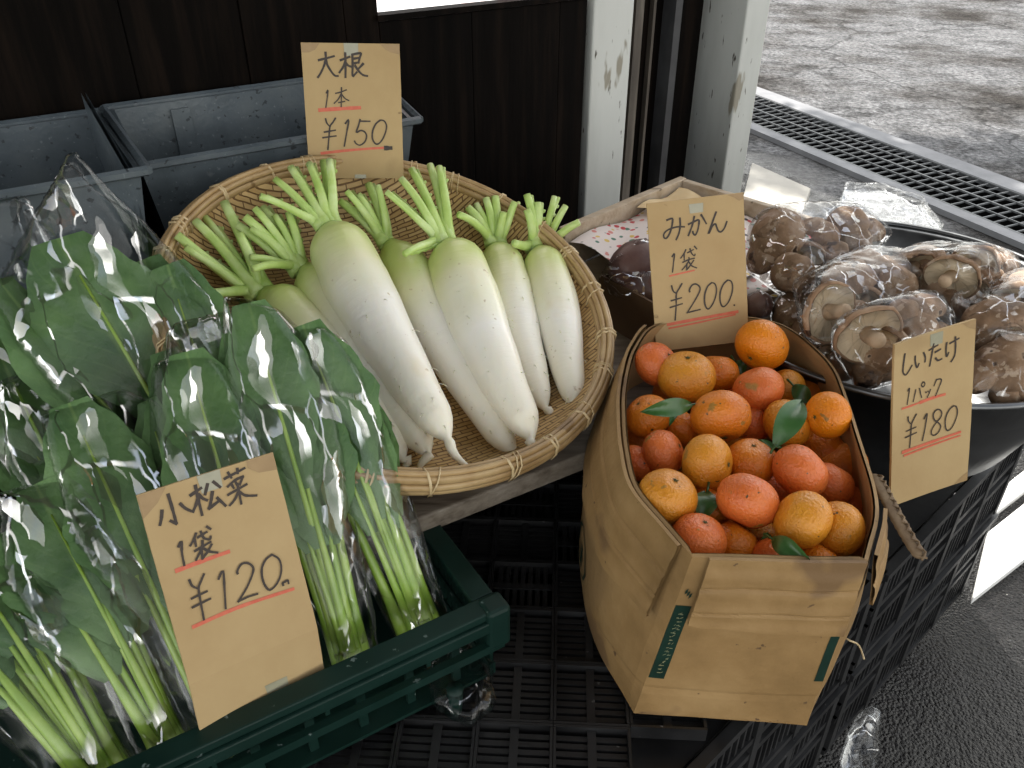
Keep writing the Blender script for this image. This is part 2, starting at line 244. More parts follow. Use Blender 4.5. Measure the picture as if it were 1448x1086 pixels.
def ground_mat():
    m = mat('asphalt', (.1, .1, .1), .6, .5); t, b, N, K = nodes_of(m)
    tc = N('ShaderNodeTexCoord')
    def nz(s, d=8, r=.6, st=None):
        n = N('ShaderNodeTexNoise'); n.inputs['Scale'].default_value = s; n.inputs['Detail'].default_value = d; n.inputs['Roughness'].default_value = r
        K(tc.outputs['Object'], n.inputs['Vector']); return n.outputs[0]
    def ramp(x, st):
        c = N('ShaderNodeValToRGB'); K(x, c.inputs[0]); e = c.color_ramp.elements; e[0].position, e[0].color = st[0][0], (*st[0][1], 1); e[1].position, e[1].color = st[-1][0], (*st[-1][1], 1)
        for p, q in st[1:-1]: k = e.new(p); k.color = (*q, 1)
        return c.outputs[0]
    big = nz(1.1, 7, .62); fine = nz(38, 8, .7)
    dry = ramp(fine, [(.34, (.07, .07, .073)), (.5, (.225, .225, .232)), (.66, (.40, .40, .41))])
    st = ramp(big, [(.38, (.22, .20, .18)), (.47, (.62, .61, .60)), (.54, (.85, .86, .87)), (.66, (1, 1, 1))])
    mu = N('ShaderNodeMix'); mu.data_type = 'RGBA'; mu.blend_type = 'MULTIPLY'; mu.inputs[0].default_value = 1; K(dry, mu.inputs[6]); K(st, mu.inputs[7])
    vc = N('ShaderNodeTexVoronoi'); vc.feature = 'DISTANCE_TO_EDGE'; vc.inputs['Scale'].default_value = 1.15
    nv = N('ShaderNodeTexNoise'); nv.inputs['Scale'].default_value = 3; nv.inputs['Detail'].default_value = 6; K(tc.outputs['Object'], nv.inputs['Vector'])
    mv = N('ShaderNodeMix'); mv.data_type = 'VECTOR'; mv.inputs[0].default_value = .35; K(tc.outputs['Object'], mv.inputs[4]); K(nv.outputs['Color'], mv.inputs[5]); K(mv.outputs[1], vc.inputs['Vector'])
    crk = N('ShaderNodeMapRange'); K(vc.outputs[0], crk.inputs[0]); crk.inputs[1].default_value = .004; crk.inputs[2].default_value = .016; crk.inputs[3].default_value = .55; crk.inputs[4].default_value = 1
    mid = ramp(nz(6, 8, .7), [(.36, (.5, .5, .5)), (.5, (.9, .9, .9)), (.64, (1.15, 1.15, 1.15))])
    for q_ in (crk.outputs[0], mid):
        m2 = N('ShaderNodeMix'); m2.data_type = 'RGBA'; m2.blend_type = 'MULTIPLY'; m2.inputs[0].default_value = 1; K(mu.outputs[2], m2.inputs[6]); K(q_, m2.inputs[7]); mu = m2
    # wet: a band beside the stall and this side of the drain
    sp = N('ShaderNodeSeparateXYZ'); K(tc.outputs['Object'], sp.inputs[0])
    def ma(op, a, b2, c=None):
        n = N('ShaderNodeMath'); n.operation = op
        for i, x in enumerate((a, b2, c)):
            if x is None: continue
            if isinstance(x, (int, float)): n.inputs[i].default_value = x
            else: K(x, n.inputs[i])
        return n.outputs[0]
    # distance beyond the near edge of the drain
    dd = ma('MULTIPLY_ADD', sp.outputs[0], .9, ma('MULTIPLY', sp.outputs[1], .436))
    dn = ma('MULTIPLY_ADD', nz(2.2, 5), 1.5, dd)
    wet = N('ShaderNodeMapRange'); K(dn, wet.inputs[0]); wet.inputs[1].default_value = 3.35; wet.inputs[2].default_value = 3.8; wet.inputs[3].default_value = 1; wet.inputs[4].default_value = 0
    mw = N('ShaderNodeMix'); mw.data_type = 'RGBA'; K(wet.outputs[0], mw.inputs[0]); K(mu.outputs[2], mw.inputs[6])
    wc = ramp(fine, [(.3, (.006, .006, .007)), (.7, (.030, .029, .029))]); K(wc, mw.inputs[7]); K(mw.outputs[2], b.inputs['Base Color'])
    rg = N('ShaderNodeMapRange'); K(wet.outputs[0], rg.inputs[0]); rg.inputs[3].default_value = .95; rg.inputs[4].default_value = .07; K(rg.outputs[0], b.inputs['Roughness'])
    rs = N('ShaderNodeMapRange'); K(wet.outputs[0], rs.inputs[0]); rs.inputs[3].default_value = .08; rs.inputs[4].default_value = .30; K(rs.outputs[0], b.inputs['Specular IOR Level'])
    vo = N('ShaderNodeTexVoronoi'); vo.inputs['Scale'].default_value = 165; K(tc.outputs['Object'], vo.inputs['Vector'])
    hh = ma('MULTIPLY_ADD', vo.outputs['Distance'], -.6, ma('MULTIPLY_ADD', fine, 1.0, ma('MULTIPLY', nz(7, 6), 1.5)))
    bp = N('ShaderNodeBump'); bp.inputs['Strength'].default_value = 1.0; bp.inputs['Distance'].default_value = .011; K(hh, bp.inputs['Height']); K(bp.outputs[0], b.inputs['Normal'])
    return m
M['ground'] = ground_mat()
def lit_mat():
    m = mat('lit_window_pane', (.8, .78, .76), .3, .5); t, b, N, K = nodes_of(m)
    tc = N('ShaderNodeTexCoord'); n = N('ShaderNodeTexNoise'); n.inputs['Scale'].default_value = 14; K(tc.outputs['Object'], n.inputs['Vector'])
    c = N('ShaderNodeValToRGB'); K(n.outputs[0], c.inputs[0]); e = c.color_ramp.elements; e[0].position, e[0].color = .38, (1, .62, .56, 1); e[1].position, e[1].color = .52, (1, .97, .95, 1)
    K(c.outputs[0], b.inputs['Emission Color']); b.inputs['Emission Strength'].default_value = .5; return m
M['lit'] = lit_mat()
M['ice'] = film_mat('clear_crumpled_sheet', .8, 40, .35, (.97, .98, .985), .2, -.14)
# ------------------------------------------------------------------ mesh helpers
class MB:
    def __init__(s): s.v = []; s.f = []; s.uv = {}
    def quad_grid(s, rows, uvs=None, close=False):
        b = len(s.v); n = len(rows); m = len(rows[0])
        for r in rows: s.v += [tuple(p) for p in r]
        for i in range(n - 1):
            for j in range(m if close else m - 1):
                k = (j + 1) % m; f = (b + i * m + j, b + i * m + k, b + (i + 1) * m + k, b + (i + 1) * m + j)
                if uvs is not None:
                    ju = j + 1 if close else k
                    s.uv[len(s.f)] = [(uvs[0][j], uvs[1][i]), (uvs[0][ju], uvs[1][i]), (uvs[0][ju], uvs[1][i + 1]), (uvs[0][j], uvs[1][i + 1])]
                s.f.append(f)
        return b
    def cap(s, idx): s.f.append(tuple(idx))
    def box(s, c, ax, ay, az, hx, hy, hz):
        c = Vector(c); b = len(s.v)
        for k in (-1, 1):
            for j in (-1, 1):
                for i in (-1, 1): s.v.append(tuple(c + ax * (hx * i) + ay * (hy * j) + az * (hz * k)))
        for f in ((0, 2, 3, 1), (4, 5, 7, 6), (0, 1, 5, 4), (2, 6, 7, 3), (0, 4, 6, 2), (1, 3, 7, 5)): s.f.append(tuple(b + i for i in f))
    def span(s, p, q, ax, ay, az):   # box between opposite corners p, q in the frame (ax, ay, az)
        p, q = Vector(p), Vector(q); d = q - p
        s.box((p + q) / 2, ax, ay, az, abs(d.dot(ax)) / 2, abs(d.dot(ay)) / 2, abs(d.dot(az)) / 2)
    def tube(s, pts, rad, n=8, flat=1.0, nrm=None, caps=True, uv=False):
        pts = [Vector(p) for p in pts]; N_ = len(pts); rad = rad if hasattr(rad, '__len__') else [rad] * N_
        rows = []; prev = nrm
        for i, p in enumerate(pts):
            t = (pts[min(i + 1, N_ - 1)] - pts[max(i - 1, 0)]).normalized()
            if prev is None: prev = Vector((0, 0, 1)) if abs(t.z) < .9 else Vector((1, 0, 0))
            a = (prev - t * prev.dot(t)).normalized(); b = t.cross(a); prev = a
            rows.append([p + a * (math.cos(2 * math.pi * j / n) * rad[i] * flat) + b * (math.sin(2 * math.pi * j / n) * rad[i]) for j in range(n)])
        b0 = s.quad_grid(rows, ([j / n for j in range(n + 1)], [i / (N_ - 1) for i in range(N_)]) if uv else None, close=True)
        if caps: s.cap([b0 + j for j in range(n)][::-1]); s.cap([b0 + (N_ - 1) * n + j for j in range(n)])
    def build(s, name, m, parent=None, smooth=True, origin=None, bevel=0):
        me = bpy.data.meshes.new(name); o_ = Vector(origin) if origin is not None else Vector((0, 0, 0))
        par = parent
        me.from_pydata([tuple(Vector(p) - o_) for p in s.v], [], s.f); me.materials.append(M[m] if isinstance(m, str) else m)
        if s.uv:
            l = me.uv_layers.new(name='UVMap')
            for fi, uvs in s.uv.items():
                p = me.polygons[fi]
                for li, q in zip(p.loop_indices, uvs): l.data[li].uv = q
        if smooth: me.polygons.foreach_set('use_smooth', [True] * len(me.polygons))
        me.validate(); me.update()
        ob = bpy.data.objects.new(name, me); COL.objects.link(ob)
        ob.location = o_
        if par is not None:
            ob.parent = par; ob.matrix_parent_inverse = world_of(par).inverted()
        if bevel:
            md = ob.modifiers.new('bevel', 'BEVEL'); md.width = bevel; md.segments = 2; md.limit_method = 'ANGLE'; md.angle_limit = R(40)
        return ob
def world_of(o):
    m = Matrix.Translation(o.location) @ o.rotation_euler.to_matrix().to_4x4() if o.rotation_mode != 'QUATERNION' else Matrix.LocRotScale(o.location, o.rotation_quaternion, o.scale)
    if o.parent is not None: m = world_of(o.parent) @ o.matrix_parent_inverse @ m
    return m
def tag(o, label, cat, group=None, kind=None):
    if kind: o['kind'] = kind
    if label: o['label'] = label
    if cat: o['category'] = cat
    if group: o['group'] = group
    return o
def thing(name, loc, label, cat, group=None):
    o = bpy.data.objects.new(name, None); COL.objects.link(o); o.location = loc; o.empty_display_size = .05
    return tag(o, label, cat, group)
def catmull(pts, n, closed=False):
    pts = [Vector(p) for p in pts]; m = len(pts); segs = m if closed else m - 1; raw = []
    for i in range(segs):
        g = (lambda k: pts[k % m]) if closed else (lambda k: pts[max(0, min(m - 1, k))])
        a, b, c, d = g(i - 1), g(i), g(i + 1), g(i + 2)
        for j in range(12):
            t = j / 12; raw.append(.5 * ((2 * b) + (c - a) * t + (2 * a - 5 * b + 4 * c - d) * t * t + (3 * b - a - 3 * c + d) * t ** 3))
    raw.append(pts[0].copy() if closed else pts[-1].copy())
    L = [0.0]
    for i in range(1, len(raw)): L.append(L[-1] + (raw[i] - raw[i - 1]).length)
    out = []; k = 0
    for i in range(n):
        s = L[-1] * i / (n if closed else n - 1)
        while k < len(L) - 2 and L[k + 1] < s: k += 1
        f = (s - L[k]) / max(1e-9, L[k + 1] - L[k]); out.append(raw[k].lerp(raw[k + 1], min(1, f)))
    return out
def hash01(i): return (math.sin(i * 127.1 + 311.7) * 43758.5453) % 1
# ================================================================== SETTING
g = MB(); n_ = 2
g.quad_grid([[Vector((-60 + 120 * j, -20 + 140 * i, 0)) for j in range(2)] for i in range(2)])
tag(g.build('ground', 'ground', smooth=False), 'grey asphalt yard, wet beside the stall and dry in the sun', 'ground', kind='structure')
# drain channel with its grate
G = Vector((.43, -.903, 0)).normalized(); GN = Vector((.903, .43, 0)).normalized()
D0 = pz(1078, 196, 0) - G * 1.4 + GN * .0
dr = thing('drain_grate', D0, 'long galvanised steel drain grate set in the yard behind the mushrooms', 'drain grate')
W_ = .56; LEN = 6.0
def dp(a, b, z): return D0 + G * a + GN * b + Z * z
b = MB(); b.span(dp(0, .07, .003), dp(LEN, W_ - .12, .006), G, GN, Z); b.build('channel_shade_sheet', 'pit_shade', dr, False)  # black sheet standing in for the dark depth under the bars
b = MB(); b.span(dp(0, 0, .002), dp(LEN, .07, .026), G, GN, Z); b.span(dp(0, W_ - .12, .002), dp(LEN, W_, .030), G, GN, Z); b.build('frame', 'concrete', dr, False)
b = MB(); i = 0
while i * .052 < LEN:
    a = i * .052
    b.box((dp(a, (W_ - .05) / 2, .020)), G, GN, Z, .0024, (W_ - .19) / 2, .0035); i += 1
for k in range(5):
    y = .07 + (W_ - .19) * (k + .02 if k == 0 else k - .02 if k == 4 else k) / 4
    b.box(dp(LEN / 2, y, .023), G, GN, Z, LEN / 2, .003 if k % 2 else .0045, .004)
b.build('grate_bars', 'galv', dr, False)
# ------------------------------------------------------------------ shop front: dark wooden wall with a lit window
wall = thing('wooden_wall', Lp(-.6, 0, 0), 'dark brown plank wall of the shop behind the stall, with a bright window at the top', 'wall')
b = MB(); rnd = random.Random(3); u = -2.6; edges = []
while u < -.085:
    wd = rnd.uniform(.16, .26); u2 = min(u + wd, -.085)
    edges.append((u, u2)); u = u2
for i, (ua, ub) in enumerate(edges):
    off = rnd.uniform(0, .006); top = 3.0
    def pl(u0, u1, z0, z1): b.span(Lp(u0 + .0004, -.04, z0), Lp(u1 - .0004, off * .6, z1), U, V, Z)
    if ub <= -.555 or ua >= -.02: pl(ua, ub, 0, top)
    elif ua < -.555: pl(ua, -.555, 0, top); pl(-.555, ub, 0, 1.045)
    else: pl(ua, ub, 0, 1.045)
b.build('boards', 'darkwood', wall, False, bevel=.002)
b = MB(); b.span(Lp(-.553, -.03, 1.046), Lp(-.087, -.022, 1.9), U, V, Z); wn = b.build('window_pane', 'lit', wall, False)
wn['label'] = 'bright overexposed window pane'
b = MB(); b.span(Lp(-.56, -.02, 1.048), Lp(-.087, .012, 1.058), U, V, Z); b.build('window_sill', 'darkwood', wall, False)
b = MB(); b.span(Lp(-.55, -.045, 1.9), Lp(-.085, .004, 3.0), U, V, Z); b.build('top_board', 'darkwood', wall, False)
# unseen building volume and roof over the stall, put in to shade it
bd = thing('shop_building', Lp(-1, -2, 0), 'dark shop building out of view, with roof and canopy added to shade the stall', 'building')
b = MB(); b.span(Lp(-3.2, -3.2, 0), Lp(.30, -.30, 3.4), U, V, Z); b.build('wall', 'darkwood', bd, False)
b = MB(); b.span(Lp(-3.4, -3.4, 3.4), Lp(.52, .55, 3.52), U, V, Z); b.build('roof', 'roof', bd, False)
b = MB(); b.span(Lp(-3.4, .56, 2.75), Lp(.40, 2.1, 2.80), U, V, Z); b.build('shade_canopy', 'roof', bd, False)  # unseen canopy, added to narrow the sky light over the stall
# unseen tree added behind the shop so its crown dapples the sunlit ground
tree = thing('shade_tree', Vector((.9, 7.4, 0)), 'unseen leafy tree added behind the shop to shade the yard', 'tree')
b = MB(); b.tube([(.9, 7.4, 0), (.95, 7.4, 1.4), (1.05, 7.35, 2.6), (1.3, 7.3, 3.6)], [.16, .13, .11, .06], 10)
for e_ in ((2.2, 7.1, 4.2), (.6, 7.7, 4.3), (1.7, 6.4, 4.1)): b.tube([(1.02, 7.36, 2.5), (1.02 + (e_[0] - 1.02) * .5, 7.36 + (e_[1] - 7.36) * .5, 3.5), e_], [.07, .05, .02], 7)
b.build('trunk', 'darkwood', tree)
b = MB(); rnd = random.Random(12)
for cx_, cy_, cz_, r_, n_ in ((1.45, 7.55, 4.0, .50, 520), (2.05, 7.75, 4.1, .36, 320), (.9, 8.2, 4.2, .5, 360), (1.6, 6.85, 4.0, .36, 330), (2.3, 6.7, 4.1, .42, 420), (.9, 7.4, 4.0, .4, 300)):
    for k in range(n_):
        d = Vector((rnd.gauss(0, 1), rnd.gauss(0, 1), rnd.gauss(0, .6))).normalized() * r_ * rnd.random() ** .45
        p = Vector((cx_, cy_, cz_)) + d; a_ = Vector((rnd.gauss(0, 1), rnd.gauss(0, 1), rnd.gauss(0, .5))).normalized(); c_ = a_.cross(Vector((rnd.gauss(0, 1), rnd.gauss(0, 1), rnd.gauss(0, 1)))).normalized()
        q = .085; kk = len(b.v); b.v += [tuple(p - a_ * q), tuple(p + c_ * q * .5), tuple(p + a_ * q), tuple(p - c_ * q * .5)]; b.f.append((kk, kk + 1, kk + 2, kk + 3))
b.build('crown', 'mleaf', tree)
# dark sliding door between the posts
dd = thing('sliding_door', Lp(.14, -.1, 0), 'narrow dark wooden sliding door between the two steel posts', 'door')
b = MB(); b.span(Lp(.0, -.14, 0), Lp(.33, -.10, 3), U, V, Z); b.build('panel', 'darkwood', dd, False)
b = MB(); b.span(Lp(.105, -.10, 0), Lp(.128, -.075, 3), U, V, Z); b.span(Lp(.165, -.10, 0), Lp(.172, -.085, 3), U, V, Z)
b.build('batten', mat('worn_batten', (.04, .033, .027), .6, .4, cols=[(.09, .075, .06), (.20, .17, .14)], scale=9, stretch=(2, 2, .3), bump=.3), dd, False)
b = MB(); b.span(Lp(.205, -.10, 0), Lp(.225, -.055, 3), U, V, Z); b.build('metal_rail', mat('dark_rail', (.03, .03, .032), .4, .4, cols=[(.06, .06, .062)], scale=10), dd, False)
def post(name, ua, ub, va, vb, label):
    t = thing(name, Lp((ua + ub) / 2, (va + vb) / 2, 0), label, 'post', 'steel posts of the shop front')
    b = MB(); b.span(Lp(ua, va, 0), Lp(ub, vb, 3.4), U, V, Z); b.build('column', 'post', t, False, bevel=.004)
    b = MB(); b.span(Lp(ua - .012, va - .012, .002), Lp(ub + .012, vb + .012, .05), U, V, Z); b.build('base_plate', 'galv', t, False)
    return t
post('steel_post', -.072, .034, -.066, .006, 'left of the two grey painted steel posts, against the end of the dark plank wall')
t = post('steel_post', .372, .446, -.150, .004, 'right of the two grey painted steel posts, at the edge of the open yard')
b = MB(); b.span(Lp(.348, -.166, 0), Lp(.3715, -.154, 3.4), U, V, Z); b.build('flange', 'galv', t, False, bevel=.003)
# ------------------------------------------------------------------ grey tubs behind the basket
def tub(u0, u1, v0, v1, ztop, zbot, label, vtop_front=None, zfront=None):
    t = thing('plastic_tub', Lp((u0 + u1) / 2, (v0 + v1) / 2, zbot), label, 'tub', 'grey plastic tubs behind the basket')
    zf = zfront or ztop; s = .03; b = MB(); th = .006
    def ring(o, zo, base):
        if base: return [Lp(u0 + s + o, v0 + s * .3 + o, zbot + zo), Lp(u1 - s - o, v0 + s * .3 + o, zbot + zo), Lp(u1 - s - o, v1 - s - o, zbot + zo), Lp(u0 + s + o, v1 - s - o, zbot + zo)]
        return [Lp(u0 + o, v0 + o, ztop), Lp(u1 - o, v0 + o, ztop), Lp(u1 - o, v1 - o, zf), Lp(u0 + o, v1 - o, zf)]
    rows = [ring(0, 0, True), ring(0, 0, False), ring(th, 0, False), ring(th, th, True)]
    k = b.quad_grid(rows, close=True); b.cap([k, k + 3, k + 2, k + 1]); b.cap([k + 12, k + 13, k + 14, k + 15])
    b.build('tub_body', 'tub', t, False)
    b = MB(); a = ring(-.008, 0, False); c = ring(0, 0, False)
    for i in range(4):
        p, q = a[i], a[(i + 1) % 4]; b.tube([p, q], .007, 6)
    b.build('rim', 'tub', t, False)
    return t
tl = tub(-1.52, -1.06, .035, .345, .962, .70, 'left grey plastic tub against the dark wall, behind the bagged greens')
tr = tub(-1.045, -.60, .035, .225, .966, .72, 'right grey plastic tub spotted with dark grime, behind the bamboo basket', zfront=.93)
b = MB(); b.span(Lp(-.955, .045, .80), Lp(-.925, .049, .955), U, V, Z); b.build('tape_strip', M['tub'], tr, False)
b = MB()   # raised end panel of the left tub
b.quad_grid([[Lp(-1.075, .05, .90), Lp(-1.075, .05, 1.0)], [Lp(-1.072, .34, .86), Lp(-1.072, .34, .965)]]); b.quad_grid([[Lp(-1.081, .05, 1.0), Lp(-1.081, .05, .90)], [Lp(-1.078, .34, .965), Lp(-1.078, .34, .86)]])
b.build('end_panel', 'tub', tl, False)
sh = thing('bench', Lp(-1.05, .2, 0), 'dark low bench under the grey tubs', 'bench')
b = MB(); b.span(Lp(-1.6, .03, .66), Lp(-.55, .36, .70), U, V, Z); b.build('bench_top', 'darkwood', sh, False)
for u in (-1.55, -.62):
    b = MB(); b.span(Lp(u, .06, 0), Lp(u + .05, .32, .66), U, V, Z); b.build('leg', 'darkwood', sh, False)
# plank shelf under the basket
b = MB(); ZP = .628
b.span(Lp(-1.15, .40, ZP - .03), Lp(-.40, .815, ZP), U, V, Z)
o = b.build('plank', 'plank', None, False, bevel=.003)
tag(o, 'weathered grey wooden plank under the front of the bamboo basket', 'plank')
# ------------------------------------------------------------------ black crates
def crate(c, ax, ay, lx, ly, z0, z1, label, lattice=True):
    t = thing('black_crate', c + Z * z0, label, 'crate', 'black plastic crates under the goods')
    b = MB(); h = z1 - z0; T = .012
    def p(x, y, z): return c + ax * x + ay * y + Z * z
    # walls with ribs and slots
    for (A, B, la, lb, sg) in ((ax, ay, lx, ly, 1), (ax, ay, lx, ly, -1), (ay, ax, ly, lx, 1), (ay, ax, ly, lx, -1)):
        e = lb / 2 * sg; inn = e - sg * T
        def q(x, y, z): return c + A * x + B * y + Z * z
        b.span(q(-la / 2 + .002, inn, z0 + .002), q(la / 2 - .002, inn + sg * .003, z1 - .02), A, B, Z)       # skin
        n = int(la / .016)
        for i in range(n):
            x = -la / 2 + .012 + (la - .024) * i / (n - 1)
            b.span(q(x - .0022, inn + sg * .003, z0 + h * .10), q(x + .0022, e - sg * .002, z0 + h * .36), A, B, Z)
            b.span(q(x - .0022, inn + sg * .003, z0 + h * .62), q(x + .0022, e - sg * .002, z0 + h * .88), A, B, Z)
        for z in (.0, .40, .56, .92):
            b.span(q(-la / 2, inn + sg * .0035, z0 + h * z + .001), q(la / 2, e + (sg * .006 if z > .9 else 0), z0 + h * z + .014), A, B, Z)
        for k in range(5):
            x = -la / 2 + .014 + (la - .028) * k / 4
            b.span(q(x - .008, inn + sg * .0035, z0 + .004), q(x + .008, e + sg * .002, z1 - .006), A, B, Z)
    b.build('side_walls', 'black', t, False)
    b = MB(); b.span(p(-lx / 2 + .015, -ly / 2 + .015, z1 - .02), p(lx / 2 - .015, ly / 2 - .015, z1 - .014), ax, ay, Z); b.build('base_panel', 'black', t, False)
    return t
DD = Vector((.735, .679, 0)).normalized(); DN = Vector((DD.y, -DD.x, 0))
E0 = pz(1180, 900, .45)
def edge(a, off): return Vector((E0.x, E0.y, 0)) + DD * a - DN * off
for i, (a0, a1) in enumerate(((-.42, .14), (.16, .72))):
    for k, (z0, z1) in enumerate(((.002, .224), (.228, .45))):
        crate(edge((a0 + a1) / 2, .2), DD, DN, a1 - a0, .38, z0, z1, ['black plastic crate with ribbed sides, ', 'black plastic crate with ribbed sides, '][k] + [['lower one of the pile under the mandarin box', 'upper one of the pile under the mandarin box'], ['lower one of the pile under the bowl of mushrooms', 'upper one of the pile under the bowl of mushrooms']][i][k])
# slatted trays laid on the crates
LX = Vector((math.cos(R(-3)), math.sin(R(-3)), 0)); LY = Vector((-LX.y, LX.x, 0))
LO = pz(690, 860, .47); LO = Vector((LO.x, LO.y, 0)); CP = .0895; CQ = .0865
def tray(i0, i1, j0, j1, label):
    t = thing('slatted_tray', LO + LX * (CP * (i0 + i1) / 2) + LY * (CQ * (j0 + j1) / 2) + Z * .452, label, 'tray', 'black slatted trays')
    b = MB(); s = MB()
    def q(x, y, z): return LO + LX * x + LY * y + Z * z
    for i in range(i0, i1):
        for j in range(j0, j1):
            c = q((i + .5) * CP, (j + .5) * CQ, 0)
            if (c - E0).dot(DN) > -.055: continue
            x0, y0 = i * CP, j * CQ
            for (xa, xb, ya, yb) in ((x0, x0 + CP, y0, y0 + .004), (x0, x0 + CP, y0 + CQ - .004, y0 + CQ), (x0, x0 + .004, y0 + .004, y0 + CQ - .004), (x0 + CP - .004, x0 + CP, y0 + .004, y0 + CQ - .004)):
                b.span(q(xa + .0004, ya + .0004, .453), q(xb - .0004, yb - .0004, .474), LX, LY, Z)
            vert = (i * 7 + j * 3) % 5 == 0 or j >= 2 and i < 1
            for k in range(7):
                f = .008 + (CP if vert else CQ) * .0 + ((CP if vert else CQ) - .016) * (k + .5) / 7
                if vert: s.span(q(x0 + f - .0032, y0 + .004, .458), q(x0 + f + .0032, y0 + CQ - .004, .466), LX, LY, Z)
                else: s.span(q(x0 + .004, y0 + f - .0032, .458), q(x0 + CP - .004, y0 + f + .0032, .466), LX, LY, Z)
            if vert: s.span(q(x0 + .004, y0 + CQ * .5 - .005, .4665), q(x0 + CP - .004, y0 + CQ * .5 + .005, .469), LX, LY, Z)
            else: s.span(q(x0 + CP * .5 - .005, y0 + .004, .4665), q(x0 + CP * .5 + .005, y0 + CQ - .004, .469), LX, LY, Z)
    b.build('frame', 'black', t, False); s.build('slats', 'black', t, False)
tray(-4, 4, -4, 0, 'black slatted plastic tray in front, running under the mandarin box and green crate')
tray(-4, 4, 0, 5, 'black slatted plastic tray further back, below the wooden plank')
crate(LO - LX * .10 + LY * .12, LX, LY, .56, .70, .002, .45, 'large black plastic crate hidden beneath the slatted trays')
# ------------------------------------------------------------------ green crate for the greens
RU1 = -.867; RV = .974; GZ = .605
gc = thing('green_crate', Lp(RU1 - .35, RV - .25, .476), 'dark green plastic crate holding the bagged greens', 'crate')
b = MB()
uL = RU1 - .72; vB = RV - .46; zb = .478
b.span(Lp(uL, RV - .026, GZ - .012), Lp(RU1, RV, GZ), U, V, Z)          # front rail
b.span(Lp(uL, RV - .006, GZ - .030), Lp(RU1, RV + .004, GZ - .0125), U, V, Z)
b.span(Lp(RU1 - .030, vB, GZ - .011), Lp(RU1 - .002, RV - .0265, GZ - .001), U, V, Z)   # right rail
b.span(Lp(RU1 - .006, vB, GZ - .026), Lp(RU1 + .003, RV - .007, GZ - .0115), U, V, Z)
b.span(Lp(uL, vB - .02, GZ - .012), Lp(RU1, vB - .0005, GZ), U, V, Z)
b.build('rim', 'green_plastic', gc, False, bevel=.002)
b = MB()
b.span(Lp(uL, RV - .004, GZ - .062), Lp(RU1 - .005, RV + .005, GZ - .050), U, V, Z)      # lower rail
for k in range(12): b.span(Lp(uL + .06 * k, RV - .030, zb), Lp(uL + .06 * k + .010, RV - .024, GZ - .063), U, V, Z)
for k in range(6):
    u = uL + .02 + k * .12
    b.span(Lp(u, RV - .012, GZ - .0495), Lp(u + .005, RV - .006, GZ - .0305), U, V, Z)
b.build('front_wall', 'green_plastic', gc, False)
b = MB()
for k in range(26):
    v = vB + .01 + k * .017
    b.span(Lp(RU1 - .014, v, zb + .02), Lp(RU1 - .010, v + .010, GZ - .027), U, V, Z)
b.span(Lp(RU1 - .016, vB, zb), Lp(RU1 - .008, RV - .013, zb + .0195), U, V, Z); b.span(Lp(RU1 - .0165, vB, GZ - .075), Lp(RU1 - .0095, RV - .013, GZ - .066), U, V, Z)
b.build('side_wall', 'green_plastic', gc, False)
b = MB(); b.span(Lp(RU1 - .026, RV - .024, GZ - .060), Lp(RU1 + .004, RV + .006, GZ + .003), U, V, Z)
b.build('corner_block', 'green_plastic', gc, False, bevel=.005)
b = MB(); b.span(Lp(uL, vB, zb), Lp(RU1 - .02, RV - .0125, zb + .005), U, V, Z); b.build('floor', 'green_plastic', gc, False)
b = MB(); c_ = Lp(RU1 - .075, RV + .010, .5)
b.tube([c_ + Z * .02, c_ - Z * .022], [.010, .007], 10); b.build('leg', 'green_plastic', gc)
# ------------------------------------------------------------------ bamboo basket
BN = Vector((.246, -.235, .94)).normalized(); BC = Vector((-.162, 1.054, .80)); BR = .319
BA = (U - BN * U.dot(BN)).normalized(); BB = BN.cross(BA)
def bk(r, a, h): return BC + BA * (r * math.cos(a)) + BB * (r * math.sin(a)) + BN * h
bas = thing('bamboo_basket', BC - BN * .085, 'large round woven bamboo basket tilted towards the viewer, full of white radishes', 'basket')
b = MB(); NA = 128; prof = [(.0, -.084), (.10, -.084), (.19, -.081), (.225, -.074), (.255, -.058), (.28, -.036), (.297, -.012), (.302, .0)]
loc = lambda r, a, h: Vector((r * math.cos(a), r * math.sin(a), h))
rows = [[loc(max(r, .002), 2 * math.pi * j / NA, h) for j in range(NA)] for r, h in prof] + [[loc(r, 2 * math.pi * j / NA, h) for j in range(NA)] for r, h in [(.309, .0), (.304, -.016), (.286, -.042), (.26, -.066), (.23, -.083), (.19, -.090), (.002, -.092)]]
b.quad_grid(rows, close=True)
# the weave follows the basket's own axes: mesh kept in the basket frame
me_o = b.build('woven_body', 'weave', None)
mw = Matrix((BA, BB, BN)).transposed().to_4x4(); mw.translation = BC
me_o.rotation_euler = mw.to_euler(); me_o.location = BC
me_o.parent = bas; me_o.matrix_parent_inverse = world_of(bas).inverted()
b = MB(); rnd = random.Random(5)
for (r, h, rad, fl) in ((BR - .004, .004, .0042, 1.5), (BR - .001, -.006, .004, 1.4), (BR - .003, -.016, .0042, 1.5), (BR - .016, .006, .004, 1.2), (BR - .0095, .0095, .0038, 1.2), (BR - .019, -.004, .0035, 1.8)):
    pts = [bk(r + .0012 * noise.noise(Vector((3 * math.cos(2 * math.pi * j / 96), 3 * math.sin(2 * math.pi * j / 96), h * 99))), 2 * math.pi * j / 96, h) for j in range(97)]
    b.tube(pts, rad, 8, fl, nrm=BN, caps=False)
b.build('rim', 'bamboo', bas)
b = MB()
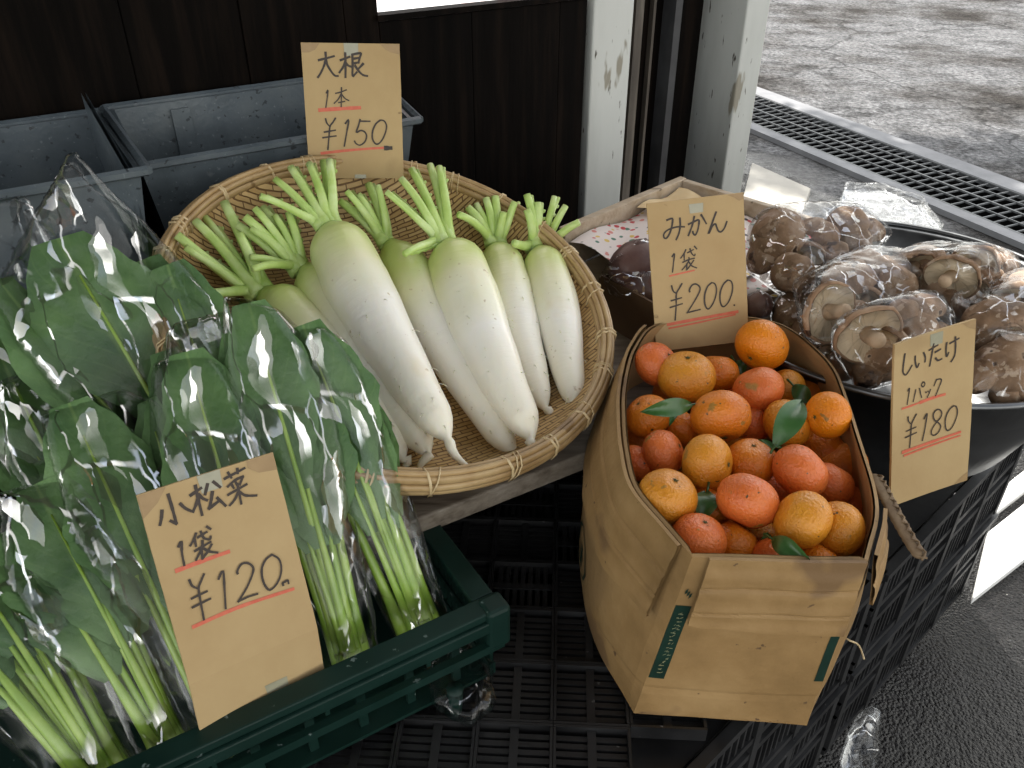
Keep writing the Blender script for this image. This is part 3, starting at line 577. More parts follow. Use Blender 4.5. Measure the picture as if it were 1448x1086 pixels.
for k in range(24):
    a = 2 * math.pi * k / 24 + rnd.uniform(-.05, .05); b = MB()
    for d in (0, .011) if k % 3 else (0, .011, .022):
        sl = rnd.uniform(-.01, .01)
        lp = [(BR + .001, -.021), (BR + .0040, -.008), (BR + .0020, .0075), (BR - .007, .0135), (BR - .017, .0105), (BR - .0225, .000), (BR - .022, -.016)]
        b.tube([bk(r, a + d + sl * i, h) for i, (r, h) in enumerate(lp)], .0019, 6, .5)
    b.build('rim_binding', 'bind', bas)
# ------------------------------------------------------------------ daikon radishes
def daikon(cx, tip, tail, wpx, off, stems, label, seed, bend=0.0, plump=.45):
    rnd = random.Random(seed)
    c = pp(*cx, BC + BN * off, BN); e = pp(*tip, BC + BN * (off - .01), BN)
    L = (e - c).length; ax = (e - c) / L; sd = BN.cross(ax).normalized()
    rad = wpx / 2 * (c.lerp(e, .4) - O).length / 1240
    t = thing('daikon_radish', c.lerp(e, .5) - BN * rad, label, 'radish', 'white daikon radishes in the bamboo basket')
    N_ = 34; pts = []; rr = []
    tl = pp(*tail, BC + BN * (off - .02), BN)
    for i in range(N_):
        f = i / (N_ - 1)
        p = c + ax * (L * f) + sd * (bend * math.sin(math.pi * f) * L) + sd * (.003 * noise.noise(Vector((f * 5, seed, 0)))) - BN * (.004 * f)
        k = (math.sin(min(1, f / .13) * math.pi / 2)) ** .62 * (.88 + .12 * min(1, f / plump) if f < plump else 1 - .60 * ((f - plump) / (1 - plump)) ** 1.25)
        if f > .90: k *= 1 - .72 * ((f - .90) / .10) ** 1.9
        k *= 1 + .022 * noise.noise(Vector((f * 9, seed * 3.1, 4)))
        pts.append(p); rr.append(max(.004, rad * k))
    rr[0] = rad * .30
    # tail
    for i in range(1, 7):
        f = i / 6; q = e.lerp(tl, f) - BN * (.006 * f) + sd * (.006 * math.sin(f * 4 + seed)); pts.append(q); rr.append(.0065 * (1 - f) ** .8 + .0012)
    b = MB(); b.tube(pts, rr, 28, nrm=BN, uv=True)
    for k in range(11):   # fine root hairs
        i = int(N_ * rnd.uniform(.35, .97)); a_ = rnd.uniform(-1.2, 1.2); o_ = (BN * math.cos(a_) + sd * math.sin(a_)); p = pts[i] + o_ * rr[i] * .98
        q = p + o_ * .004 + ax * rnd.uniform(.004, .013) + sd * rnd.uniform(-.006, .006); b.tube([p, p.lerp(q, .5) + o_ * .0015, q], [.0007, .0005, .0003], 4)
    b.build('root', 'daikon', t)
    jc = c - ax * .006
    for k, s in enumerate(stems):
        q = pp(*s, BC + BN * (off + .035 + .03 * hash01(seed * 9 + k)), BN)
        a0 = jc + sd * (.5 * rad * max(-1, min(1, (q - c).dot(sd) / .05)) * .62) + BN * (rad * .25 * (hash01(k * 5 + seed) - .3))
        d = q - a0; up = BN * (.010 * (hash01(k + seed) - .3)); r0 = .0070 + .0030 * hash01(k * 3 + seed * 7)
        P = [a0 + ax * .010, a0 - ax * .004 + d * .06, a0 + d * .3 + up * .8, a0 + d * .65 + up, q]
        P = catmull(P, 9); b = MB(); b.tube(P, [r0 * 1.30, r0 * 1.2, r0, r0 * .9, r0 * .84, r0 * .80, r0 * .76, r0 * .72, r0 * .68], 10, .82); b.build('cut_stalk', 'stalkw', t)
   # short stubs where leaflets were stripped
    for k, s in enumerate(stems):
        if hash01(k * 11 + seed) < .45: continue
        b = MB(); q = pp(*s, BC + BN * (off + .02), BN) + sd * .008; d = q - jc
        for m_ in range(7):
            p = jc + d * (.35 + .09 * m_) - BN * .004; dr_ = (sd * (1 if m_ % 2 else -1) + BN * .5 - ax * .6).normalized()
            b.tube([p, p + dr_ * .007, p + dr_ * .010], [.0026, .0032, .0012], 6)
        b.tube([jc, jc + d * .5, jc + d * .98], [.005, .004, .0034], 6); b.build('stripped_stalk', 'stalkw', t)
    return t
daikon((372, 414), (572, 648), (575, 668), 92, -.048, [(250, 332), (276, 312), (317, 286), (290, 307), (262, 350), (255, 427), (338, 330), (300, 340)], 'leftmost white radish, its body mostly covered by a bag of greens', 1, .03, .42)
daikon((432, 380), (606, 640), (598, 660), 88, -.034, [(360, 294), (372, 292), (346, 306), (336, 318), (355, 322), (358, 380), (354, 364), (388, 304), (408, 300)], 'second white radish from the left, its end curling beside the bag of greens', 2, .02, .40)
daikon((466, 322), (634, 618), (668, 664), 101, .004, [(368, 277), (389, 253), (411, 236), (437, 231), (466, 226), (458, 228)], 'thickest white radish lying on top, with pale stalks just below the radish price card', 3, -.02, .30)
daikon((552, 345), (728, 640), (741, 650), 82, -.034, [(490, 270), (480, 284), (521, 260), (534, 262), (539, 282), (506, 275)], 'white radish sunk between the two thickest ones, tapering to a long point', 4, -.015, .28)
daikon((634, 345), (752, 618), (757, 648), 97, .0, [(546, 271), (567, 252), (582, 239), (608, 233), (621, 236), (572, 359)], 'broad greenish-shouldered white radish in the right half, with five upright stalks', 5, -.02, .30)
daikon((704, 348), (772, 575), (778, 600), 73, -.036, [(648, 303), (661, 293), (673, 288), (687, 280), (700, 278), (728, 285), (712, 300)], 'slim white radish with a cracked shoulder, second from the right', 6, -.02, .32)
daikon((762, 352), (812, 572), (832, 578), 71, -.022, [(745, 275), (784, 278), (800, 291), (819, 314), (760, 286), (727, 344), (745, 296)], 'rightmost and smallest white radish, beside bare woven bamboo', 7, .02, .38)
# ------------------------------------------------------------------ price cards (strokes read in the card's own plane)
def sign(name, quad, ratio, k, label, bend=None, tint=None):
    r = [ray(*p) for p in quad]; P = [O + r[i] * (ratio[i] * k) for i in range(4)]
    c = sum(P, Vector()) / 4; e = ((P[1] - P[0]) + (P[2] - P[3])) / 2; f = ((P[3] - P[0]) + (P[2] - P[1])) / 2
    wd = e.length; e = e.normalized(); f = f - e * f.dot(e); ht = f.length; f = f.normalized(); n = f.cross(e).normalized()
    if n.dot(O - c) < 0: n = -n
    t = thing(name, c + f * (ht / 2), label, 'price card', 'handwritten cardboard price cards'); th = .0035
    b = MB(); nx = 8; ny = 24; rnd = random.Random(len(label))
    def srf(x, y, h):   # x, y in -.5..5
        z = 0
        if bend and y > bend[0]: z = -(y - bend[0]) * ht * bend[1]
        return c + e * (wd * x) + f * (ht * y) + n * (h + z + .0015 * math.sin(3 * y + x) + .010 * cv * (x * x - .08) + .006 * cv * x * y)
    cv = hash01(len(label)) - .35
    for h, fl in ((0, 0), (-th, 1)):
        rows = [[srf(x / nx - .5 + (.0035 * noise.noise(Vector((y * 2.3, x * 9, len(label)))) if x in (0, nx) else 0), y / ny - .5, h) for x in range(nx + 1)] for y in range(ny + 1)]
        if h < 0: back = b.quad_grid([r_[::-1] for r_ in rows])
        else: front = b.quad_grid(rows)
    W2 = nx + 1
    def fi(x, y): return front + y * W2 + x
    def bi(x, y): return back + y * W2 + (nx - x)
    for y in range(ny): b.f.append((fi(0, y), fi(0, y + 1), bi(0, y + 1), bi(0, y))); b.f.append((fi(nx, y + 1), fi(nx, y), bi(nx, y), bi(nx, y + 1)))
    for x in range(nx): b.f.append((fi(x + 1, 0), fi(x, 0), bi(x, 0), bi(x + 1, 0))); b.f.append((fi(x, ny), fi(x + 1, ny), bi(x + 1, ny), bi(x, ny)))
    b.build('card', 'card', t, False)
    def xy(px, py):
        q = pp(px, py, c, n) - c; return q.dot(e) / wd, q.dot(f) / ht
    return dict(t=t, srf=srf, xy=xy, wd=wd, ht=ht, e=e, f=f, n=n, c=c)
def strokes(S, part, m, groups, h=.0006):
    if part == 'underline' and len(groups) > 1:
        for g_ in groups: strokes(S, part, m, [g_], h); h += .00006
        return
    b = MB()
    for (ox, oy, s, wpx, st) in groups:
        for pl in st:
            q = [S['xy'](ox + x / s, oy + y / s) for x, y in pl]
            q = [Vector((x * S['wd'], y * S['ht'], 0)) for x, y in q]
            pxm = (S['c'] - O).length / 1240
            wd = wpx / s * pxm / 2
            pts = catmull(q, max(2, min(40, 5 * len(q)))) if len(q) > 2 else [q[0].lerp(q[1], i / 4) for i in range(5)]
            L = []; N_ = len(pts)
            sd_ = hash01(pl[0][0] + pl[0][1]) * 9
            for i, p in enumerate(pts):
                tn = (pts[min(i + 1, N_ - 1)] - pts[max(0, i - 1)]); tn = tn.normalized() if tn.length > 1e-9 else Vector((1, 0, 0))
                nm = Vector((-tn.y, tn.x, 0)); wv = wd * (1 + .16 * noise.noise(Vector((i * .5, sd_, 0)))) * (1.06 if i < N_ * .5 else .92)
                ex = tn * (wd * .7) * (-1 if i == 0 else 1 if i == N_ - 1 else 0)
                L.append([p + ex + nm * wv, p + ex - nm * wv])
            def up(p, hh): return S['srf'](p.x / S['wd'], p.y / S['ht'], hh)
            b.quad_grid([[up(a_, h), up(b_, h)] for a_, b_ in L])
            h += .00002
    b.build(part, m, S['t'], False)
def patch(S, part, m, pts, h=.0004):
    b = MB(); q = [S['srf'](x, y, h) for x, y in pts]; k = len(b.v); b.v += [tuple(p) for p in q]; b.f.append(tuple(range(k, k + len(q)))); b.f.append(tuple(range(k, k + len(q)))[::-1]) if False else None
    b.build(part, m, S['t'], False)
KD = {}
# radish card
q1 = [(427, 60), (567, 62), (569, 252), (436, 252)]; r1 = [1, 1.011, 1.063, 1.052]
bot = (ray(502, 252) * 1.058); k1 = ((BC + BN * -.012 - O).dot(BN)) / bot.dot(BN)
S1 = sign('price_card', q1, r1, k1, 'radish price card reading 150 yen, standing upright at the back of the bamboo basket')
A = (430, 60, 10.343)
strokes(S1, 'lettering', 'ink', [
 (*A, 30, [[(210, 258), (320, 232), (438, 200)], [(312, 145), (315, 240), (290, 340), (240, 450), (200, 510)], [(320, 240), (340, 330), (400, 430), (450, 485), (495, 490)],
  [(530, 260), (600, 235), (665, 210)], [(600, 155), (605, 300), (605, 510)], [(600, 285), (570, 360), (515, 440)], [(610, 300), (650, 340), (690, 355)],
  [(705, 180), (710, 330), (708, 490), (740, 470), (770, 435)], [(700, 180), (760, 165), (830, 160), (815, 220), (795, 300)], [(715, 240), (800, 225)], [(715, 310), (800, 290)],
  [(745, 340), (800, 420), (860, 475), (925, 490)], [(865, 310), (800, 380)]]),
 (*A, 18, [[(325, 740), (350, 695), (335, 830), (318, 950)], [(460, 745), (540, 725), (620, 693)], [(547, 660), (545, 800), (543, 940)], [(540, 755), (500, 830), (440, 890)], [(550, 760), (600, 820), (655, 850)], [(505, 880), (595, 862)]]),
 (430, 150, 10.343, 22, [[(315, 185), (335, 250), (380, 300)], [(460, 175), (420, 240), (380, 300), (365, 450), (350, 635)], [(295, 380), (460, 352)], [(275, 462), (470, 435)], [(605, 255), (655, 200), (625, 380), (590, 585)],
  [(820, 195), (795, 290), (765, 385), (830, 355), (890, 380), (915, 440), (890, 520), (820, 570), (760, 545), (740, 510)], [(820, 220), (965, 222)],
  [(1110, 210), (1050, 260), (1005, 360), (1000, 470), (1040, 545), (1090, 550), (1150, 480), (1195, 370), (1205, 280), (1170, 215), (1110, 205)]]),
 (430, 150, 10.343, 58, [[(1190, 613), (1272, 612)]])])
strokes(S1, 'underline', 'red', [(*A, 50, [[(225, 990), (500, 970), (815, 955)]]), (430, 150, 10.343, 36, [[(255, 690), (600, 650), (900, 625), (1180, 608)]])])
patch(S1, 'tape', 'tape', [(-.07, -.5), (.08, -.5), (.075, -.415), (-.065, -.41)])
patch(S1, 'tape', 'tape', [(-.02, .47), (.10, .47), (.10, .50), (-.02, .50)], .0008)
def arc(cx, cy, rx, ry, a0, a1): return [(cx + rx * math.cos(a0 + (a1 - a0) * i / 8), cy + ry * math.sin(a0 + (a1 - a0) * i / 8)) for i in range(9)]
patch(S1, 'corner_mark', 'stain', [(-.497, -.497)] + arc(-.50, -.50, .19, .075, 0, math.pi / 2)[::1] if False else [(-.497, -.497), (-.31, -.497), (-.36, -.45), (-.42, -.432), (-.497, -.43)])
patch(S1, 'corner_mark', 'stain', [(.497, -.497), (.497, -.425), (.42, -.435), (.36, -.455), (.30, -.497)])
# mandarin card
q2 = [(917, 288), (1054, 272), (1056, 482), (926, 497)]; r2 = [1, .999, 1.053, 1.054]
bt = ray(991, 490) * 1.0535; k2 = (.70 - CZ) / bt.z
S2 = sign('price_card', q2, r2, k2, 'mandarin price card reading 200 yen, stuck in the back of the mandarin box')
C_ = (920, 280, 10.343); D_ = (920, 370, 10.343)
strokes(S2, 'lettering', 'ink', [
 (*C_, 27, [[(240, 325), (310, 300), (325, 320), (310, 430), (270, 540), (225, 595), (195, 570), (200, 520), (260, 465), (380, 425), (495, 422)], [(430, 295), (435, 400), (415, 520), (375, 610)],
  [(555, 385), (640, 345), (700, 320), (710, 360), (690, 470), (655, 540), (625, 520), (618, 490)], [(640, 270), (610, 400), (553, 550)], [(740, 245), (780, 310), (815, 375)],
  [(960, 205), (910, 340), (845, 530), (900, 420), (945, 375), (965, 420), (990, 480), (1030, 495), (1080, 440), (1115, 345)]]),
 (*C_, 20, [[(315, 860), (350, 810), (335, 950), (320, 1085)], [(515, 755), (490, 810), (440, 880)], [(490, 820), (492, 905)], [(540, 800), (625, 755)], [(575, 740), (600, 810), (640, 845), (650, 820)], [(640, 705), (675, 745)],
  [(470, 940), (560, 900), (640, 880)], [(560, 870), (560, 910), (520, 980), (460, 1050)], [(530, 960), (525, 1050)], [(525, 1050), (560, 1010), (630, 910)], [(560, 935), (600, 990), (670, 1020)]]),
 (*D_, 22, [[(305, 350), (330, 430), (375, 462)], [(455, 320), (410, 400), (375, 470), (370, 650), (355, 850)], [(298, 570), (450, 525)], [(282, 668), (460, 612)],
  [(570, 440), (565, 410), (600, 345), (660, 325), (715, 370), (710, 440), (640, 570), (530, 745)], [(530, 742), (720, 695)],
  [(890, 305), (830, 360), (790, 470), (785, 590), (810, 670), (845, 685), (900, 620), (945, 510), (960, 400), (935, 320), (890, 305)],
  [(1120, 268), (1060, 330), (1015, 440), (1010, 560), (1035, 640), (1070, 652), (1130, 590), (1180, 470), (1195, 360), (1170, 280), (1120, 268)], [(1214, 630), (1222, 634)]])])
strokes(S2, 'underline', 'red', [(*D_, 24, [[(280, 210), (400, 180), (635, 126)]]), (*D_, 46, [[(250, 918), (700, 830), (1265, 728)]]), (*D_, 24, [[(265, 972), (700, 885), (1230, 770)]])])
patch(S2, 'tape', 'tape', [(-.07, -.465), (.08, -.465), (.075, -.405), (-.062, -.405)])
patch(S2, 'corner_mark', 'stain', [(.497, -.497), (.497, -.46), (.45, -.45), (.40, -.475), (.33, -.497)])
# shiitake card
q3 = [(1260, 489), (1376.5, 453), (1369.6, 676), (1263, 714.7)]; r3 = [1, 1.029, 1.123, 1.095]
bt = ray(1316, 695) * 1.109; k3 = (.605 - CZ) / bt.z
S3 = sign('price_card', q3, r3, k3, 'mushroom price card reading 180 yen, leaning on the front of the mushroom bowl')
E_ = (1250, 470, 10.343); F_ = (1250, 540, 10.343)
strokes(S3, 'lettering', 'ink', [
 (*E_, 26, [[(308, 315), (285, 480), (280, 580), (315, 625), (360, 580), (415, 485)], [(465, 350), (465, 430), (490, 520), (520, 460)], [(590, 300), (615, 370), (610, 435)], [(672, 265), (800, 190)], [(740, 175), (710, 330), (678, 495)],
  [(760, 295), (840, 250)], [(765, 380), (800, 415), (855, 390)], [(930, 155), (918, 260), (925, 360), (955, 300)], [(975, 165), (1105, 90)], [(1055, 70), (1055, 220), (1040, 340), (990, 430)]]),
 (*E_, 17, [[(350, 860), (378, 815), (360, 940), (340, 1055)], [(470, 840), (450, 930), (430, 1015)], [(525, 820), (540, 900), (555, 955)], [(575, 730), (555, 770), (572, 800), (600, 775), (600, 735), (575, 728)],
  [(615, 870), (622, 885)], [(645, 860), (650, 872)], [(685, 835), (665, 890), (635, 950)], [(775, 690), (755, 740), (735, 785)], [(775, 692), (845, 690), (810, 800), (755, 930)]]),
 (*F_, 20, [[(350, 510), (355, 570), (385, 610)], [(475, 470), (430, 550), (400, 620), (385, 780), (368, 955)], [(325, 720), (465, 658)], [(308, 812), (470, 738)], [(585, 540), (630, 455), (600, 650), (555, 855)],
  [(765, 585), (725, 540), (720, 470), (760, 410), (810, 405), (840, 450), (820, 520), (765, 585), (700, 680), (685, 750), (720, 780), (780, 740), (820, 660), (805, 610), (765, 580)],
  [(1010, 345), (950, 400), (900, 500), (885, 600), (895, 680), (930, 705), (990, 640), (1045, 510), (1060, 420), (1045, 355), (1010, 345)]])])
strokes(S3, 'underline', 'red', [(*F_, 28, [[(268, 393), (400, 350), (560, 290)]]), (*F_, 44, [[(540, 300), (700, 240), (890, 182)]]), (*F_, 44, [[(268, 1026), (700, 870), (1095, 724)]]), (*F_, 28, [[(290, 1076), (700, 920), (1090, 776)]])])
patch(S3, 'tape', 'tape', [(-.06, -.49), (.10, -.49), (.095, -.42), (-.055, -.42)])
patch(S3, 'corner_mark', 'stain', [(.497, -.497), (.497, -.44), (.42, -.46), (.33, -.497)])
patch(S3, 'corner_mark', 'stain', [(.497, .497), (.497, .44), (.42, .46), (.33, .497)][::-1])
# greens card
q4 = [(193, 700.5), (386.6, 640), (467, 966.5), (291, 1053)]; r4 = [1, 1.095, 1.151, 1.057]
bt = ray(379, 1010) * 1.104; k4 = (.592 - CZ) / bt.z
S4 = sign('price_card', q4, r4, k4, 'tall greens price card reading 120 yen, leaning on the bags behind the green crate rail', bend=(.24, .22))
G_ = (200, 640, 7.24); H_ = (240, 740, 7.24)
strokes(S4, 'lettering', 'ink', [
 (*G_, 30, [[(275, 430), (320, 580), (360, 728)], [(360, 728), (300, 700)], [(210, 595), (205, 670), (190, 740)], [(400, 525), (450, 570), (505, 598)], [(505, 440), (615, 365)], [(555, 340), (585, 480), (625, 640)], [(580, 480), (560, 540), (530, 608)],
  [(590, 430), (630, 470), (675, 490)], [(680, 325), (655, 430)], [(740, 300), (810, 355)], [(730, 405), (715, 500), (695, 575)], [(695, 575), (800, 495)], [(780, 465), (865, 545)]]),
 (*G_, 25, [[(855, 270), (950, 220), (1060, 160)], [(890, 205), (925, 260)], [(985, 165), (990, 215)], [(1045, 245), (960, 285), (888, 350)], [(925, 325), (948, 365)], [(968, 305), (988, 345)], [(1040, 250), (1010, 330)],
  [(890, 435), (1080, 325)], [(985, 320), (1005, 420), (1025, 525)], [(990, 410), (960, 480), (908, 542)], [(1005, 400), (1070, 440), (1180, 440)]]),
 (*H_, 24, [[(90, 240), (120, 185), (125, 300), (150, 430)], [(270, 105), (245, 170), (212, 230)], [(255, 160), (270, 235)], [(290, 145), (380, 90)], [(318, 85), (350, 150), (410, 165), (420, 135)], [(380, 35), (420, 60)],
  [(258, 285), (420, 190)], [(335, 180), (330, 250), (270, 375)], [(325, 270), (335, 365)], [(335, 360), (390, 290), (430, 215)], [(350, 260), (410, 290), (490, 300)]]),
 (*H_, 22, [[(200, 580), (230, 640), (295, 670)], [(350, 520), (320, 590), (295, 670), (320, 830), (348, 985)], [(222, 770), (380, 695)], [(230, 860), (415, 770)], [(500, 570), (545, 485), (560, 680), (570, 870)],
  [(695, 515), (690, 490), (730, 420), (790, 405), (845, 440), (850, 500), (790, 650), (700, 800)], [(700, 798), (800, 750), (895, 720)],
  [(1040, 320), (980, 370), (940, 460), (945, 560), (975, 640), (1020, 680), (1080, 630), (1125, 540), (1135, 440), (1110, 360), (1040, 318)], [(1155, 630), (1150, 605), (1175, 595)], [(1175, 590), (1200, 580), (1208, 610)]])])
strokes(S4, 'underline', 'red', [(*H_, 40, [[(70, 486), (300, 400), (605, 292)]]), (*H_, 36, [[(240, 1060), (700, 860), (1258, 668)]])])
patch(S4, 'tape', 'tape', [(-.08, -.5), (.09, -.5), (.08, -.43), (-.075, -.43)])
patch(S4, 'tape', 'tape', [(.02, .40), (.20, .40), (.20, .44), (.03, .44)])
patch(S4, 'corner_mark', 'stain', [(-.497, -.497), (-.30, -.497), (-.38, -.45), (-.497, -.41)])
patch(S4, 'corner_mark', 'stain', [(.497, -.497), (.497, -.43), (.36, -.44), (.29, -.47), (.29, -.497)])
# ------------------------------------------------------------------ mandarin box
RZ = .735; BZ = .477
rim_px = [(979, 788), (1228, 793), (1243, 735), (1241, 695), (1224, 639), (1203, 575), (1181, 523), (1150, 488), (1105, 458), (1050, 447), (985, 448), (923, 460), (897, 490), (884, 530), (879, 580), (882, 630), (897, 690), (945, 748)]
rimP = [pz(x, y, RZ) for x, y in rim_px]
bFL = pz(896, 1008, BZ); bFR = pz(1141, 1026, BZ)
botP = [bFL, bFR, Vector((.40, .72, BZ)), Vector((.425, .85, BZ)), Vector((.43, .98, BZ)), Vector((.40, 1.06, BZ)), Vector((.33, 1.10, BZ)), Vector((.25, 1.09, BZ)), Vector((.18, 1.04, BZ)), Vector((.135, .96, BZ)), Vector((.102, .86, BZ)), Vector((.098, .775, BZ)), Vector((.112, .70, BZ))]
NF, NS = 24, 84
def loop(P):
    a = [P[0].lerp(P[1], i / NF) for i in range(NF)]
    return a + catmull(P[1:] + [P[0]], NS + 1)[:-1]
rl, bl = loop(rimP), loop(botP); NL = NF + NS
cen = sum(rl, Vector()) / NL; cen.z = 0
def bxp(i, t, off=0.0):
    i0 = int(math.floor(i)) % NL; f = i - math.floor(i); i1 = (i0 + 1) % NL
    p = bl[i0].lerp(bl[i1], f).lerp(rl[i0].lerp(rl[i1], f), t)
    q0, q1 = bl[i0].lerp(rl[i0], t), bl[i1].lerp(rl[i1], t)
    tg = q1 - q0; nm = Vector((tg.y, -tg.x, 0)).normalized()
    side = 1 if (i % NL) > NF else 0
    s = (i % NL - NF) / NS
    bulge = .027 * math.sin(math.pi * t ** .85) * (math.sin(math.pi * min(1, max(0, s))) ** .5 if side else 0) + (.004 * math.sin(math.pi * t) * math.sin(math.pi * (i % NL) / NF) if not side else 0)
    wob = .0016 * noise.noise(Vector((p.x * 14, p.y * 14, p.z * 20)))
    crease = -.0018 * max(0, 1 - abs(t - .18) / .02) if True else 0
    return p + nm * (bulge + wob + crease + off)
mbx = thing('cardboard_box', Vector((.28, .85, BZ)), 'battered brown cardboard box full of mandarins, its flaps folded down outside', 'box')
b = MB(); TT = [i / 48 for i in range(49)]
rows = [[bxp(i, t) for i in range(NL)] for t in TT] + [[bxp(i, 1, -.006 + .002 * (k == 0)) + Z * (.001 if k == 0 else 0) for i in range(NL)] for k in range(1)]
b.quad_grid(rows, close=True); b.build('outer_wall', 'box', mbx, False)
b = MB(); b.quad_grid([[bxp(i, t, -.006) for i in range(NL)] for t in TT[::-1]], close=True); b.build('inner_wall', 'boxin', mbx, True)
b = MB(); k = b.quad_grid([[bl[i] + Z * .002 for i in range(NL)], [Vector((cen.x, cen.y, BZ + .002)) + (bl[i] - Vector((cen.x, cen.y, BZ))) * .02 for i in range(NL)]], close=True); b.build('box_bottom', 'boxin', mbx, False)
def flap(name, ia, ib, ta, off, wav, seed, skew=0, m='box'):
    b = MB(); n = int(abs(ib - ia) * 2) + 1; nt = 44; F_rows = []; B_rows = []
    for k in range(nt + 1):
        fr_, bk_ = [], []
        for j in range(n + 1):
            i = ia + (ib - ia) * j / n; low = ta + skew * j / n + wav * noise.noise(Vector((i * .35, seed, 0)))
            t = low + (1.0 - low) * k / nt; lift = off * (1 - .75 * k / nt)
            fr_.append(bxp(i, t, lift + .0045 + .0005 * math.sin(t * 70) - sum(.0018 * max(0, 1 - abs(t + .006 * math.sin(i * .35 + c_ * 9) - c_) / .012) for c_ in (.735, .86)))); bk_.append(bxp(i, t, lift + .0008))
        F_rows.append(fr_); B_rows.append(bk_)
    r_ = [B_rows[nt]] + [x for x in F_rows[::-1]] + [B_rows[0]]
    r_[0] = [p + Z * .003 for p in r_[0]]; r_[1] = [p + Z * .003 for p in r_[1]]
    b.quad_grid(r_)
    b.quad_grid(B_rows); return b.build(name, m, mbx, False)
flap('folded_flap', 2.2, NF - .4, .66, .007, .012, 1, skew=-.03)['label'] = 'front flap folded down, creased in bands'
flap('folded_flap', NL - 34, NL - 1.2, .60, .008, .02, 2, skew=.02)['label'] = 'left flap folded down along the curved side'
flap('folded_flap', NF + .6, NF + 6, .76, .012, .03, 3, skew=.05)['label'] = 'right flap hanging loose at the front corner'
# printed green strips at the front corners and the mark on the left face
green_print = mat('green_print', (.005, .022, .014), .6, .3, cols=[(.008, .032, .021)], scale=40)
pale_print = mat('pale_print', (.24, .22, .12), .6, .4, cols=[(.16, .19, .11)], scale=40)
def strip(ia, ib, ta, tb, name='printed_strip', m=green_print, skew=0, off=.0006, n=10):
    b = MB(); b.quad_grid([[bxp(ia + (ib - ia) * j / 4 + skew * k / n, ta + (tb - ta) * k / n, off) for j in range(5)] for k in range(n + 1)]); return b.build(name, m, mbx, False)
strip(.15, 2.3, .26, .73)
strip(NF - 1.35, NF - .1, .30, .72)
rnd = random.Random(8); b = MB()
for k in range(17):   # worn, unreadable lettering on the green strip
    t0 = .30 + k * .0235
    for m_ in range(3):
        i0 = .85 + rnd.uniform(0, .7); i1 = i0 + rnd.uniform(.15, .5); t1 = t0 + rnd.uniform(-.004, .014)
        b.quad_grid([[bxp(i0, t0, .0011), bxp(i1, t1, .0011)], [bxp(i0, t0 + .0045, .0011), bxp(i1, t1 + .0045, .0011)]])
b.build('worn_print', pale_print, mbx, False)
b = MB(); ci, ct = NL - 13.5, .285
def ribb(pts, wd):
    for (p, q) in zip(pts, pts[1:]):
        d = Vector((q[0] - p[0], (q[1] - p[1]) * 60, 0)).normalized()
        a = (-d.y * wd, d.x * wd / 60)
        b.quad_grid([[bxp(p[0] + a[0], p[1] + a[1], .001), bxp(p[0] - a[0], p[1] - a[1], .001)], [bxp(q[0] + a[0], q[1] + a[1], .001), bxp(q[0] - a[0], q[1] - a[1], .001)]])
ribb([(ci - 2.6, ct + .10), (ci - 2.2, ct), (ci - 1.2, ct - .075), (ci + .5, ct - .085), (ci + 2.0, ct - .045), (ci + 2.6, ct + .02), (ci + 1.0, ct + .11), (ci - 1.2, ct + .145), (ci - 2.6, ct + .10)], .22)
ribb([(ci - .9, ct + .055), (ci + 1.0, ct + .02)], .3); ribb([(ci - 1.0, ct + .02), (ci + .9, ct - .015)], .3); ribb([(ci + .1, ct + .07), (ci - .1, ct - .045)], .3); ribb([(ci - 1, ct - .02), (ci + .6, ct - .045)], .3)
b.build('printed_mark', green_print, mbx, False)
b = MB()
for k in range(3):
    i0 = .7 + k * .35; t0 = .80 - k * .012
    b.quad_grid([[bxp(i0, t0, .0011), bxp(i0 + .3, t0 + .012, .0011)], [bxp(i0, t0 + .022, .0011), bxp(i0 + .3, t0 + .034, .0011)]])
b.build('printed_mark', green_print, mbx, False)
b = MB(); hp = [pd(1238, 672, 1.075), pd(1252, 700, 1.045), pd(1272, 738, 1.02), pd(1292, 772, 1.005), pd(1305, 790, 1.0)]
hp = catmull(hp, 40); hx = Vector((1, .2, .3)).normalized()
b.tube([p for p in hp], [.006 + .0035 * min(1, i / 8) + .0006 * math.sin(i * 2.4) for i in range(38)] + [.008, .003], 8, .35, nrm=Vector((0, -.8, .6)))
for s_ in (0, math.pi): b.tube([p + hx * (.006 * math.sin(i * .9 + s_)) + Vector((0, -.8, .6)) * .0034 for i, p in enumerate(hp)], .0013, 5)
st_ = b.build('torn_handle_strip', M['browncard'] if False else mat('handle_strip', (.12, .075, .04), .7, .3, cols=[(.24, .17, .10)], scale=60, bump=.4), mbx)
